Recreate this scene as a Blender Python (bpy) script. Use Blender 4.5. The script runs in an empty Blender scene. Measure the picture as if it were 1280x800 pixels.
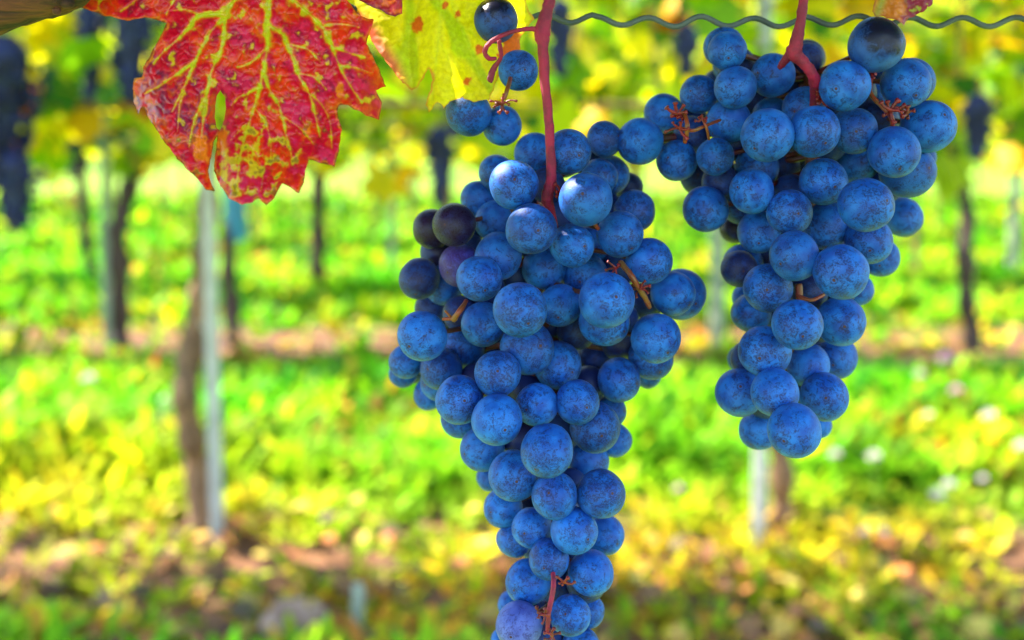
import bpy, math, random
import numpy as np
from mathutils import Vector, Matrix, noise, geometry
from math import radians, sin, cos, pi, exp, sqrt

random.seed(7)
rng = np.random.default_rng(11)
C = bpy.data.collections.new('vineyard'); bpy.context.scene.collection.children.link(C)
S = bpy.context.scene

# ------------------------------------------------------------------ camera
F = 1300.0                     # focal length in pixels of a 1280 wide frame
PITCH = radians(3.0)
SHIFT = -137.0 / 1280.0
CAMZ = 0.98
cam_d = bpy.data.cameras.new('camera'); cam = bpy.data.objects.new('camera', cam_d); C.objects.link(cam)
cam_d.sensor_width = 36.0; cam_d.lens = 36.0 * F / 1280.0
cam_d.shift_y = SHIFT; cam_d.clip_start = 0.01; cam_d.clip_end = 2000
cam.location = (0, 0, CAMZ); cam.rotation_euler = (radians(90) - PITCH, 0, 0)
cam_d.dof.use_dof = True; cam_d.dof.focus_distance = 0.292; cam_d.dof.aperture_fstop = 7.6
cam_d.dof.aperture_blades = 0
S.camera = cam
RC = Matrix.Rotation(radians(90) - PITCH, 3, 'X')
CAM = Vector((0, 0, CAMZ))
def P(px, py, d):
    """world point seen at pixel (px,py) at distance d along the view axis"""
    return CAM + RC @ Vector(((px - 640) / F * d, (263 - py) / F * d, -d))
def G(px, py, z=0.0):
    v = RC @ Vector(((px - 640) / F, (263 - py) / F, -1)); t = (z - CAMZ) / v.z
    return CAM + v * t
def Y(px, py, y):
    v = RC @ Vector(((px - 640) / F, (263 - py) / F, -1)); return CAM + v * (y / v.y)

# ------------------------------------------------------------------ light
SUN_DIR = Vector((-0.62, 0.30, 0.72)).normalized()      # towards the sun
EL = math.asin(SUN_DIR.z); AZ = math.atan2(SUN_DIR.x, SUN_DIR.y)
w = bpy.data.worlds.new('World'); S.world = w; w.use_nodes = True
nt = w.node_tree; bg = nt.nodes['Background']
sky = nt.nodes.new('ShaderNodeTexSky'); sky.sky_type = 'NISHITA'; sky.sun_disc = False
sky.sun_elevation = EL; sky.sun_rotation = AZ
sky.air_density = 1.0; sky.dust_density = 0.3; sky.ozone_density = 1.5
nt.links.new(sky.outputs[0], bg.inputs[0]); bg.inputs[1].default_value = 0.15
sd = bpy.data.lights.new('sun', 'SUN'); so = bpy.data.objects.new('sun', sd); C.objects.link(so)
sd.energy = 4.8; sd.angle = radians(0.53); sd.color = (1.0, 0.93, 0.80)
so.rotation_euler = SUN_DIR.to_track_quat('Z', 'Y').to_euler(); so.location = (-3, -1, 5)
S.view_settings.view_transform = 'Standard'; S.view_settings.look = 'None'
S.view_settings.gamma = 1; S.view_settings.use_curve_mapping = False
S.view_settings.exposure = 2.5
S.cycles.use_denoising = True
S.cycles.max_bounces = 8; S.cycles.transmission_bounces = 6; S.cycles.diffuse_bounces = 4
S.cycles.sample_clamp_indirect = 6.0

# ------------------------------------------------------------------ helpers
def mesh_obj(name, verts, faces, mat, parent=None, smooth=True, cols=None, loc=None):
    me = bpy.data.meshes.new(name)
    me.from_pydata([tuple(v) for v in verts], [], faces)
    if smooth: me.polygons.foreach_set('use_smooth', [True] * len(me.polygons))
    if cols is not None: put_cols(me, cols)
    me.materials.append(mat); me.update()
    o = bpy.data.objects.new(name, me); C.objects.link(o)
    if parent: o.parent = parent
    if loc is not None: o.location = loc
    return o
def put_cols(me, cols):
    a = me.color_attributes.new('Col', 'FLOAT_COLOR', 'POINT')
    c = np.ones((len(me.vertices), 4), np.float32); c[:, :3] = np.asarray(cols)[:, :3]
    a.data.foreach_set('color', c.ravel())
def np_mesh(name, V, Fc, cols=None):
    """V (n,3), Fc (m,k) all faces with k corners"""
    me = bpy.data.meshes.new(name); n = len(V); m, k = Fc.shape
    me.vertices.add(n); me.vertices.foreach_set('co', V.astype(np.float32).ravel())
    me.loops.add(m * k); me.loops.foreach_set('vertex_index', Fc.astype(np.int32).ravel())
    me.polygons.add(m); me.polygons.foreach_set('loop_start', np.arange(0, m * k, k, dtype=np.int32))
    me.polygons.foreach_set('loop_total', np.full(m, k, np.int32))
    me.update(calc_edges=True)
    if cols is not None: put_cols(me, cols)
    me.validate()
    return me
def tag(o, label=None, cat=None, group=None, kind=None):
    if label: o['label'] = label
    if cat: o['category'] = cat
    if group: o['group'] = group
    if kind: o['kind'] = kind
    return o
def empty(name, loc):
    o = bpy.data.objects.new(name, None); C.objects.link(o); o.location = loc
    o.empty_display_size = 0.02; return o

class MB:
    def __init__(s): s.v = []; s.f = []
    def tube(s, pts, rad, n=10, rough=0.0, seed=0.0, cap=True):
        pts = [Vector(p) for p in pts]; m = len(pts); base = len(s.v); up = None
        for i, p in enumerate(pts):
            t = (pts[min(i + 1, m - 1)] - pts[max(i - 1, 0)])
            if t.length < 1e-9: t = Vector((0, 0, 1))
            t.normalize()
            if up is None: up = t.orthogonal().normalized()
            up = (up - t * up.dot(t))
            if up.length < 1e-6: up = t.orthogonal()
            up.normalize(); b = t.cross(up)
            r = rad[i] if isinstance(rad, (list, tuple)) else rad
            for k in range(n):
                a = 2 * pi * k / n; rr = r
                if rough: rr *= 1 + rough * noise.noise(Vector((cos(a) * 1.3, sin(a) * 1.3, i * 0.55 + seed)))
                s.v.append(p + (up * cos(a) + b * sin(a)) * rr)
        for i in range(m - 1):
            for k in range(n):
                a = base + i * n + k; c = base + i * n + (k + 1) % n
                s.f.append((a, c, c + n, a + n))
        if cap:
            s.f.append(tuple(base + k for k in range(n))[::-1]); s.f.append(tuple(base + (m - 1) * n + k for k in range(n)))
    def ball(s, c, r, n=8, sx=1, sy=1, sz=1):
        c = Vector(c); base = len(s.v); m = max(4, n * 3 // 4)
        for i in range(1, m):
            th = pi * i / m
            for k in range(n):
                a = 2 * pi * k / n
                s.v.append(c + Vector((sin(th) * cos(a) * sx, sin(th) * sin(a) * sy, cos(th) * sz)) * r)
        s.v.append(c + Vector((0, 0, r * sz))); s.v.append(c - Vector((0, 0, r * sz)))
        T = len(s.v) - 2; B = T + 1
        for i in range(m - 2):
            for k in range(n):
                a = base + i * n + k; b = base + i * n + (k + 1) % n
                s.f.append((a, a + n, b + n, b))
        for k in range(n):
            s.f.append((T, base + k, base + (k + 1) % n))
            q = base + (m - 2) * n; s.f.append((B, q + (k + 1) % n, q + k))
    def build(s, name, mat, parent=None, smooth=True, loc=None):
        return mesh_obj(name, s.v, s.f, mat, parent, smooth, loc=loc)
def spline(pts, n=6):
    pts = [Vector(p) for p in pts]; out = []
    for i in range(len(pts) - 1):
        p0 = pts[max(i - 1, 0)]; p1 = pts[i]; p2 = pts[i + 1]; p3 = pts[min(i + 2, len(pts) - 1)]
        for k in range(n):
            t = k / n
            out.append(0.5 * ((2 * p1) + (p2 - p0) * t + (2 * p0 - 5 * p1 + 4 * p2 - p3) * t * t + (3 * p1 - p0 - 3 * p2 + p3) * t ** 3))
    out.append(pts[-1]); return out
def lerpl(a, n):
    out = []
    for i in range(len(a) - 1):
        for k in range(n): out.append(a[i] + (a[i + 1] - a[i]) * k / n)
    out.append(a[-1]); return out

# ------------------------------------------------------------------ materials
class NT:
    def __init__(s, name):
        s.m = bpy.data.materials.new(name); s.m.use_nodes = True; s.t = s.m.node_tree; s.t.nodes.clear()
        s.out = s.t.nodes.new('ShaderNodeOutputMaterial')
    def n(s, typ, **k):
        nd = s.t.nodes.new(typ)
        for a, b in k.items(): setattr(nd, a, b)
        return nd
    def set(s, nd, **k):
        for a, b in k.items():
            i = nd.inputs[a.replace('_', ' ')] if a.replace('_', ' ') in nd.inputs else nd.inputs[a]
            if isinstance(b, bpy.types.NodeSocket): s.t.links.new(b, i)
            else: i.default_value = b
        return nd
    def link(s, a, b): s.t.links.new(a, b)
    def math(s, op, a, b=0.0, clamp=False):
        nd = s.n('ShaderNodeMath', operation=op, use_clamp=clamp)
        for i, v in enumerate((a, b)):
            if isinstance(v, bpy.types.NodeSocket): s.link(v, nd.inputs[i])
            else: nd.inputs[i].default_value = v
        return nd.outputs[0]
    def ramp(s, fac, a, b, lo=0.0, hi=1.0):
        nd = s.n('ShaderNodeMapRange', interpolation_type='SMOOTHSTEP'); s.link(fac, nd.inputs[0])
        nd.inputs[1].default_value = a; nd.inputs[2].default_value = b
        nd.inputs[3].default_value = lo; nd.inputs[4].default_value = hi
        return nd.outputs[0]
    def mix(s, f, a, b, blend='MIX'):
        nd = s.n('ShaderNodeMix', data_type='RGBA', blend_type=blend)
        for i, v in ((0, f), (6, a), (7, b)):
            if isinstance(v, bpy.types.NodeSocket): s.link(v, nd.inputs[i])
            elif i == 0: nd.inputs[0].default_value = v
            else: nd.inputs[i].default_value = (*v, 1) if len(v) == 3 else v
        return nd.outputs[2]
    def noise(s, vec, scale, detail=3, rough=0.5, dist=0.0):
        nd = s.n('ShaderNodeTexNoise'); nd.inputs['Scale'].default_value = scale; nd.inputs['Detail'].default_value = detail
        nd.inputs['Roughness'].default_value = rough; nd.inputs['Distortion'].default_value = dist
        s.link(vec, nd.inputs['Vector']); return nd.outputs[0]

def grape_mat(name, light, deep, rub, rubamt=0.0, rough=0.5, gloss=None, thick=1.0):
    """waxy bloom over a dark skin; rub raises the share of skin where the wax is worn away"""
    t = NT(name); tc = t.n('ShaderNodeTexCoord'); oi = t.n('ShaderNodeObjectInfo')
    add = t.n('ShaderNodeVectorMath', operation='MULTIPLY_ADD')
    t.link(oi.outputs['Random'], add.inputs[0]); add.inputs[1].default_value = (37, 71, 53); t.link(tc.outputs['Object'], add.inputs[2])
    v = add.outputs[0]
    sep = t.n('ShaderNodeSeparateXYZ'); t.link(tc.outputs['Object'], sep.inputs[0])
    front = t.ramp(sep.outputs[2], 0.35, -0.95)                      # 1 at the blossom end
    n1 = t.noise(v, 1.6, 3)
    c = t.mix(t.ramp(n1, 0.35, 0.68), light, deep)
    r1 = oi.outputs['Random']
    c = t.mix(t.math('MULTIPLY', r1, 0.30), c, deep)
    r2 = t.math('FRACT', t.math('MULTIPLY', r1, 17.3))
    c = t.mix(t.math('MULTIPLY', t.math('POWER', r2, 4.0), 0.35), c, rub)
    c = t.mix(t.math('MULTIPLY', t.ramp(t.noise(v, 0.9, 2), 0.5, 0.75), 0.30), c, (0.05, 0.10, 0.42))
    # worn blotches
    b = t.noise(v, 3.4, 5, 0.62, 0.8)
    thr = t.math('ADD', b, t.math('MULTIPLY', front, 0.10))
    thr = t.math('ADD', thr, rubamt)
    thr = t.math('ADD', thr, t.math('MULTIPLY', t.math('SUBTRACT', r1, 0.5), 0.10))
    blot = t.ramp(thr, 0.57, 0.64)
    fine = t.noise(v, 15, 4, 0.7)
    blot = t.math('MULTIPLY', blot, t.ramp(fine, 0.38, 0.60, 0.15, 1.0))
    # thin scratches: narrow band of a distorted noise
    s1 = t.noise(v, 4.2, 3, 0.6, 2.4)
    line = t.ramp(t.math('ABSOLUTE', t.math('SUBTRACT', s1, 0.5)), 0.020, 0.005)
    gate = t.ramp(t.math('ADD', t.noise(v, 2.3, 2), t.math('MULTIPLY', front, 0.06)), 0.47, 0.58)
    line = t.math('MULTIPLY', line, gate)
    vo = t.n('ShaderNodeTexVoronoi'); vo.inputs['Scale'].default_value = 8.5; t.link(v, vo.inputs['Vector'])
    dots = t.math('MULTIPLY', t.ramp(vo.outputs['Distance'], 0.13, 0.06), t.ramp(t.noise(v, 3.1, 2), 0.46, 0.58))
    m = t.math('MAXIMUM', t.math('MAXIMUM', t.math('MULTIPLY', blot, 0.80), t.math('MULTIPLY', line, 0.92)), t.math('MULTIPLY', dots, 0.75))
    m = t.math('MULTIPLY', m, thick, True)
    c = t.mix(m, c, rub)
    # faint pale dust
    c = t.mix(t.math('MULTIPLY', t.ramp(t.noise(v, 34, 3, 0.7), 0.60, 0.74), 0.16), c, (0.10, 0.17, 0.34))
    glossm = None
    if gloss:
        # local direction where the wax is rubbed off completely
        dot = t.n('ShaderNodeVectorMath', operation='DOT_PRODUCT'); t.link(tc.outputs['Object'], dot.inputs[0]); dot.inputs[1].default_value = gloss
        q = t.math('ADD', dot.outputs['Value'], t.math('MULTIPLY', t.math('SUBTRACT', b, 0.5), 0.8))
        glossm = t.ramp(q, 0.30, 0.85)
        c = t.mix(glossm, c, (0.006, 0.005, 0.020))
    # blossom scar
    rr = t.n('ShaderNodeVectorMath', operation='DISTANCE'); t.link(tc.outputs['Object'], rr.inputs[0]); rr.inputs[1].default_value = (0, 0, -1)
    sc = t.ramp(rr.outputs['Value'], 0.085, 0.05)
    ring = t.ramp(t.math('ABSOLUTE', t.math('SUBTRACT', rr.outputs['Value'], 0.13)), 0.05, 0.0)
    c = t.mix(t.math('MULTIPLY', ring, 0.5), c, rub)
    c = t.mix(sc, c, (0.05, 0.02, 0.03))
    bs = t.n('ShaderNodeBsdfPrincipled'); t.link(c, bs.inputs['Base Color'])
    ro = t.ramp(m, 0, 1, rough, rough - 0.12)
    if glossm is not None:
        mr = t.n('ShaderNodeMix'); t.link(glossm, mr.inputs[0]); t.link(ro, mr.inputs[2]); mr.inputs[3].default_value = 0.24; ro = mr.outputs[0]
    t.link(ro, bs.inputs['Roughness']); bs.inputs['Specular IOR Level'].default_value = 0.22
    bs.inputs['Sheen Weight'].default_value = 0.015; bs.inputs['Sheen Roughness'].default_value = 0.5
    bs.inputs['Sheen Tint'].default_value = (0.5, 0.7, 1, 1)
    bp = t.n('ShaderNodeBump'); bp.inputs['Strength'].default_value = 0.16; bp.inputs['Distance'].default_value = 0.001
    hh = t.math('ADD', t.noise(v, 20, 4, 0.65), t.math('MULTIPLY', m, -0.8)); hh = t.math('ADD', hh, t.math('MULTIPLY', sc, 2.5))
    t.link(hh, bp.inputs['Height']); t.link(bp.outputs[0], bs.inputs['Normal'])
    t.link(bs.outputs[0], t.out.inputs[0]); return t.m

G_BLUE = grape_mat('grape bloom', (0.014, 0.135, 0.53), (0.005, 0.058, 0.33), (0.008, 0.005, 0.034))
G_DUSK = grape_mat('grape thin and shaded bloom', (0.012, 0.045, 0.21), (0.008, 0.022, 0.12), (0.012, 0.005, 0.025), 0.06)  # thin bloom; on back and inner berries the darker colour paints in shade
G_DARK = grape_mat('grape bare skin', (0.013, 0.013, 0.080), (0.010, 0.005, 0.028), (0.014, 0.003, 0.014), 0.10, 0.38)
G_VIOL = grape_mat('grape violet bloom', (0.075, 0.060, 0.34), (0.035, 0.025, 0.18), (0.035, 0.008, 0.06), 0.04)
G_PALE = grape_mat('grape pale bloom', (0.12, 0.17, 0.55), (0.055, 0.08, 0.36), (0.03, 0.02, 0.12), -0.03)
G_SHINE = grape_mat('grape polished', (0.018, 0.085, 0.36), (0.008, 0.04, 0.22), (0.012, 0.008, 0.04), 0.0, 0.4, gloss=(0.12, 0.42, 0.88))
G_SHINE2 = grape_mat('grape polished top', (0.018, 0.085, 0.36), (0.008, 0.04, 0.22), (0.012, 0.008, 0.04), 0.0, 0.4, gloss=(-0.05, 0.80, 0.55))

def stem_mat(name, a, b, c3, sc=300, rough=0.42, bumps=0.3):
    t = NT(name); g = t.n('ShaderNodeNewGeometry'); v = g.outputs['Position']
    c = t.mix(t.ramp(t.noise(v, sc * 0.5, 3), 0.38, 0.62), a, b)
    c = t.mix(t.math('MULTIPLY', t.ramp(t.noise(v, sc * 4, 4, 0.7), 0.55, 0.72), 0.7), c, c3)
    bs = t.n('ShaderNodeBsdfPrincipled'); t.link(c, bs.inputs['Base Color']); bs.inputs['Roughness'].default_value = rough
    bp = t.n('ShaderNodeBump'); bp.inputs['Strength'].default_value = bumps; bp.inputs['Distance'].default_value = 0.0008
    t.link(t.noise(v, sc * 5, 4, 0.65), bp.inputs['Height']); t.link(bp.outputs[0], bs.inputs['Normal'])
    t.link(bs.outputs[0], t.out.inputs[0]); return t.m
M_PED = stem_mat('crimson stalk', (0.18, 0.001, 0.030), (0.32, 0.001, 0.045), (0.22, 0.05, 0.02), 500, 0.55, 0.6)
M_TWIG = stem_mat('inner stalk', (0.20, 0.003, 0.006), (0.11, 0.006, 0.004), (0.04, 0.004, 0.006), 500)
M_RACH = stem_mat('rachis', (0.09, 0.008, 0.006), (0.07, 0.025, 0.008), (0.03, 0.006, 0.006), 400)
M_TWIGO = stem_mat('orange stalk', (0.22, 0.028, 0.006), (0.17, 0.07, 0.010), (0.10, 0.012, 0.008), 400)
M_WIRE = stem_mat('galvanised wire', (0.040, 0.055, 0.058), (0.080, 0.100, 0.098), (0.075, 0.035, 0.018), 160, 0.6, 0.7)

def bark_mat(name, a, b, scale, stretch=(1, 1, 0.15), bump=0.8, dist=0.01, obj=False):
    t = NT(name); g = t.n('ShaderNodeTexCoord' if obj else 'ShaderNodeNewGeometry'); mp = t.n('ShaderNodeMapping')
    t.link(g.outputs['Object' if obj else 'Position'], mp.inputs[0]); mp.inputs['Scale'].default_value = stretch
    v = mp.outputs[0]; n = t.noise(v, scale, 6, 0.65, 0.6)
    c = t.mix(t.ramp(n, 0.35, 0.65), a, b)
    bs = t.n('ShaderNodeBsdfPrincipled'); t.link(c, bs.inputs['Base Color']); bs.inputs['Roughness'].default_value = 0.85
    bp = t.n('ShaderNodeBump'); bp.inputs['Strength'].default_value = bump; bp.inputs['Distance'].default_value = dist
    t.link(n, bp.inputs['Height']); t.link(bp.outputs[0], bs.inputs['Normal']); t.link(bs.outputs[0], t.out.inputs[0]); return t.m
M_BARK = bark_mat('vine bark', (0.060, 0.028, 0.014), (0.30, 0.155, 0.075), 60)
M_BARKD = bark_mat('dark vine bark', (0.018, 0.011, 0.010), (0.085, 0.045, 0.032), 60)
M_CANE = bark_mat('cane bark', (0.012, 0.004, 0.002), (0.13, 0.036, 0.010), 260, (0.12, 1, 1), 0.9, 0.0015, True)

def plain_mat(name, a, b, scale, rough=0.5, metal=0.0, spec=0.5):
    t = NT(name); g = t.n('ShaderNodeNewGeometry'); c = t.mix(t.ramp(t.noise(g.outputs['Position'], scale, 4), 0.35, 0.65), a, b)
    bs = t.n('ShaderNodeBsdfPrincipled'); t.link(c, bs.inputs['Base Color']); bs.inputs['Roughness'].default_value = rough
    bs.inputs['Metallic'].default_value = metal; bs.inputs['Specular IOR Level'].default_value = spec
    t.link(bs.outputs[0], t.out.inputs[0]); return t.m
M_ZINC = plain_mat('galvanised steel', (0.34, 0.325, 0.30), (0.44, 0.42, 0.39), 20, 0.5, 0.1)
M_POST = plain_mat('weathered post', (0.20, 0.23, 0.16), (0.30, 0.33, 0.23), 14, 0.8)
M_TEAL = plain_mat('blue plastic', (0.015, 0.17, 0.30), (0.02, 0.21, 0.36), 10, 0.45)
M_STONE = plain_mat('field stone', (0.20, 0.11, 0.07), (0.36, 0.22, 0.15), 18, 0.9)
M_PETAL = plain_mat('pale petals', (0.58, 0.48, 0.50), (0.70, 0.64, 0.62), 60, 0.6)
M_PINK = plain_mat('pink petals', (0.58, 0.25, 0.42), (0.72, 0.42, 0.56), 60, 0.6)
M_STALK = plain_mat('green stalk', (0.10, 0.20, 0.02), (0.14, 0.26, 0.03), 40, 0.5)
M_FARG = plain_mat('dark grapes', (0.012, 0.018, 0.070), (0.008, 0.008, 0.030), 30, 0.5, spec=.25)

def leaf_mat(name, trans=0.45, rough=0.38, fine=0, bump=0.0, spec=0.5):
    t = NT(name); at = t.n('ShaderNodeAttribute'); at.attribute_name = 'Col'; c = at.outputs['Color']
    g = t.n('ShaderNodeNewGeometry')
    bs = t.n('ShaderNodeBsdfPrincipled')
    if fine:
        n = t.noise(g.outputs['Position'], fine, 4, 0.65)
        c = t.mix(1.0, c, t.mix(t.ramp(n, 0.3, 0.7), (0.86, 0.82, 0.84), (1.08, 1.08, 1.08)), 'MULTIPLY')
        n2 = t.noise(g.outputs['Position'], fine * 3.1, 3, 0.6)
        bp = t.n('ShaderNodeBump'); bp.inputs['Strength'].default_value = bump; bp.inputs['Distance'].default_value = 0.0003
        t.link(t.math('ADD', n, t.math('MULTIPLY', n2, 0.5)), bp.inputs['Height']); t.link(bp.outputs[0], bs.inputs['Normal'])
    t.link(c, bs.inputs['Base Color']); bs.inputs['Roughness'].default_value = rough; bs.inputs['Specular IOR Level'].default_value = spec
    tr = t.n('ShaderNodeBsdfTranslucent'); t.link(c, tr.inputs[0])
    mx = t.n('ShaderNodeMixShader'); mx.inputs[0].default_value = trans
    t.link(bs.outputs[0], mx.inputs[1]); t.link(tr.outputs[0], mx.inputs[2]); t.link(mx.outputs[0], t.out.inputs[0]); return t.m
M_LEAFBG = leaf_mat('vine foliage', 0.55, 0.5, spec=0.18)
M_GRASS = leaf_mat('weed foliage', 0.45, 0.6, spec=0.10)
M_LEAFHERO = leaf_mat('autumn leaf', 0.42, 0.34, 450, 0.20, 0.5)
M_LEAFYEL = leaf_mat('yellow leaf', 0.55, 0.5, 700, 0.3, .25)
M_LITTER = leaf_mat('dry litter', 0.15, 0.8)

# ground
def ground_mat():
    t = NT('soil and turf'); g = t.n('ShaderNodeNewGeometry'); v = g.outputs['Position']
    sep = t.n('ShaderNodeSeparateXYZ'); t.link(v, sep.inputs[0])
    wob = t.math('MULTIPLY', t.math('SUBTRACT', t.noise(v, 1.1, 4), 0.5), 0.9)
    y = t.math('ADD', sep.outputs[1], wob)
    soil = t.mix(t.ramp(t.noise(v, 9, 6, 0.65), 0.35, 0.65), (0.065, 0.027, 0.011), (0.22, 0.088, 0.030))
    turf = t.mix(t.ramp(t.noise(v, 3, 5, 0.6), 0.35, 0.65), (0.10, 0.22, 0.010), (0.24, 0.40, 0.015))
    # a soil strip under each row, spaced 2.65 m
    ph = t.math('FRACT', t.math('DIVIDE', t.math('ADD', y, 100 * 3.1 + 0.75 + 1.55), 3.1))
    dd = t.math('ABSOLUTE', t.math('SUBTRACT', ph, 0.5))
    strip = t.math('MULTIPLY', t.ramp(dd, 0.20, 0.11), t.ramp(sep.outputs[1], 9.5, 6.5))
    c = t.mix(strip, turf, soil)
    bs = t.n('ShaderNodeBsdfPrincipled'); t.link(c, bs.inputs['Base Color']); bs.inputs['Roughness'].default_value = 0.95
    bp = t.n('ShaderNodeBump'); bp.inputs['Strength'].default_value = 0.9; bp.inputs['Distance'].default_value = 0.03
    t.link(t.noise(v, 14, 6, 0.7), bp.inputs['Height']); t.link(bp.outputs[0], bs.inputs['Normal'])
    t.link(bs.outputs[0], t.out.inputs[0]); return t.m
M_GROUND = ground_mat()
# ------------------------------------------------------------------ ground, one sheet to the horizon
xs = np.concatenate([[-900, -300, -80, -30], np.linspace(-14, 14, 113), [30, 80, 300, 900]])
ys = np.concatenate([[-900, -200, -40, -10], np.linspace(-4, 26, 151), [35, 60, 100, 200, 400, 900]])
XX, YY = np.meshgrid(xs, ys); ZZ = np.zeros_like(XX)
for i in range(XX.shape[0]):
    for j in range(XX.shape[1]):
        x_, y_ = XX[i, j], YY[i, j]
        if abs(x_) < 40 and -10 <= y_ < 40:
            ZZ[i, j] = 0.035 * noise.noise(Vector((x_ * 1.7, y_ * 1.7, 0))) + 0.02 * noise.noise(Vector((x_ * 5, y_ * 5, 3)))
        if y_ > 20: ZZ[i, j] += min((y_ - 20) * 0.32, 70) + (1.5 * noise.noise(Vector((x_ * .05, y_ * .05, 0))) if y_ > 30 else 0)
V = np.stack([XX.ravel(), YY.ravel(), ZZ.ravel()], 1); nx = len(xs)
ii, jj = np.meshgrid(np.arange(len(ys) - 1), np.arange(nx - 1), indexing='ij'); a = (ii * nx + jj).ravel()
me = np_mesh('ground', V, np.stack([a, a + 1, a + nx + 1, a + nx], 1)); me.materials.append(M_GROUND)
me.polygons.foreach_set('use_smooth', [True] * len(me.polygons))
ground = bpy.data.objects.new('ground', me); C.objects.link(ground); tag(ground, kind='structure')
ROW = 2.65
# ------------------------------------------------------------------ leaf cards with a vine-leaf outline, folded along the midrib
VL = [(0, 0), (.30, -.16), (.52, .06), (.40, .22), (.56, .50), (.30, .52), (.20, .78), (0, 1.0),
      (-.20, .78), (-.30, .52), (-.56, .50), (-.40, .22), (-.52, .06), (-.30, -.16)]
def leaf_cloud(n, centers, size, cols, up_bias=0.5, rng=rng, hang=False):
    """n lobed leaves as fans round a midrib point; returns V,F(tri),cols"""
    k = len(VL); base = np.array([(0, .32, 0)] + [(x, y, 0) for x, y in VL])
    base[:, 2] = -0.22 * np.abs(base[:, 0]) ** 1.4 * 1.6 - 0.16 * (base[:, 1] - .3) ** 2
    fan = np.array([(0, 1 + i, 1 + (i + 1) % k) for i in range(k)])
    nrm = rng.normal(size=(n, 3)); nrm[:, 2] = np.abs(nrm[:, 2]) * 0.9 + up_bias; nrm /= np.linalg.norm(nrm, axis=1)[:, None]
    d = rng.normal(size=(n, 3)); d[:, 2] -= 1.0 if hang else 0.2
    d -= nrm * (d * nrm).sum(1)[:, None]; d /= np.linalg.norm(d, axis=1)[:, None]
    s = np.cross(d, nrm); R = np.stack([s, d, nrm], 2)
    sz = size * rng.uniform(0.6, 1.25, n)
    curl = rng.uniform(0.3, 2.2, n)
    B = np.repeat(base[None], n, 0); B[:, :, 2] *= curl[:, None]; B *= sz[:, None, None]
    V = np.einsum('nij,nkj->nki', R, B) + centers[:, None, :]
    Fc = fan[None] + (np.arange(n) * (k + 1))[:, None, None]
    cc = np.repeat(cols[:, None, :], k + 1, 1)
    cc = cc * rng.uniform(0.85, 1.15, (n, k + 1, 1)); cc[:, 0] = cc[:, 0] * 0.9 + np.array([.03, .05, 0])
    return V.reshape(-1, 3), Fc.reshape(-1, 3), cc.reshape(-1, 3)
PAL = np.array([(.20, .42, .005), (.42, .54, .004), (.78, .64, .004), (.76, .38, .006), (.50, .08, .010), (.05, .19, .010), (.02, .09, .012)])
def palette(n, w, rng=rng):
    w = np.array(w, float); w /= w.sum(); c = PAL[rng.choice(len(PAL), n, p=w)]
    return c * rng.uniform(0.75, 1.2, (n, 1)) * rng.uniform(0.9, 1.1, (n, 3))

def crown_mesh(seed, n=1000, size=0.105):
    r = np.random.default_rng(seed); 
    z = 0.93 + 1.35 * r.beta(1.15, 1.25, n); x = r.uniform(-0.80, 0.80, n); y = r.normal(0, 0.17, n)
    # clumps: drop leaves in noise holes
    keep = np.array([noise.noise(Vector((x[i] * 3.4 + seed * 9, y[i] * 2, z[i] * 4.2))) > -0.12 + (0.32 if z[i] < 1.02 else 0) for i in range(n)])
    x, y, z = x[keep], y[keep], z[keep]; m = len(x)
    pts = np.stack([x, y, z], 1)
    base_w = [(4, 5, 5, 1.0, 0.4, 1.6, .8), (5, 5, 4, .5, .2, 2, 1.0), (3, 5, 6, 1.6, .6, 1.2, .8), (5, 6, 4, .6, .3, 1.5, 1.0)][seed % 4]
    V, Fc, cc = leaf_cloud(m, pts, size, palette(m, base_w, r), 0.25, r, True)
    me = np_mesh('crown', V, Fc, cc); me.materials.append(M_LEAFBG); return me
CROWNS = [crown_mesh(i) for i in range(5)]
def trunk_mesh(seed, pts=None, r0=0.026, ht=1.05):
    """gnarled trunk with its two trained arms"""
    r = random.Random(seed); mb = MB()
    if pts is None:
        pts = [(0, 0, -.05)]; x = 0; yv = 0
        for i in range(1, 8):
            x += r.uniform(-.022, .022); yv += r.uniform(-.015, .015); pts.append((x, yv, i * ht / 7))
    sp = spline(pts, 5); m = len(sp)
    rad = [r0 * (1.35 if i < 3 else 1.0) * (1.0 - 0.25 * i / m) * (1 + .16 * sin(i * 1.3 + seed)) for i in range(m)]
    rad[-1] *= 1.3; rad[-2] *= 1.35; rad[-3] *= 1.2
    mb.tube(sp, rad, 10, 0.35, seed * 3.1)
    top = sp[-1] 
    for sx in (-1, 1):
        arm = spline([top - Vector((0, 0, .02)), top + Vector((sx * .12, .01, .06)), top + Vector((sx * .42, .0, .08)), top + Vector((sx * .70, .015, .07))], 4)
        mb.tube(arm, [r0 * (.40 - .24 * i / len(arm)) for i in range(len(arm))], 7, .3, seed)
        for k in range(3):
            b = arm[3 + 3 * k]; mb.tube(spline([b, b + Vector((r.uniform(-.05, .05), r.uniform(-.06, .06), .3)), b + Vector((r.uniform(-.1, .1), r.uniform(-.12, .12), .75))], 3), .0045, 5)
    return mb
TRUNKS = []
for i in range(5):
    o = trunk_mesh(i + 1).build('trunk', M_BARK); TRUNKS.append(o.data); bpy.data.objects.remove(o)
ROWNAME = ['nearest row', 'second row', 'third row', 'fourth row', 'fifth row', 'sixth row', 'seventh row']
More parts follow.
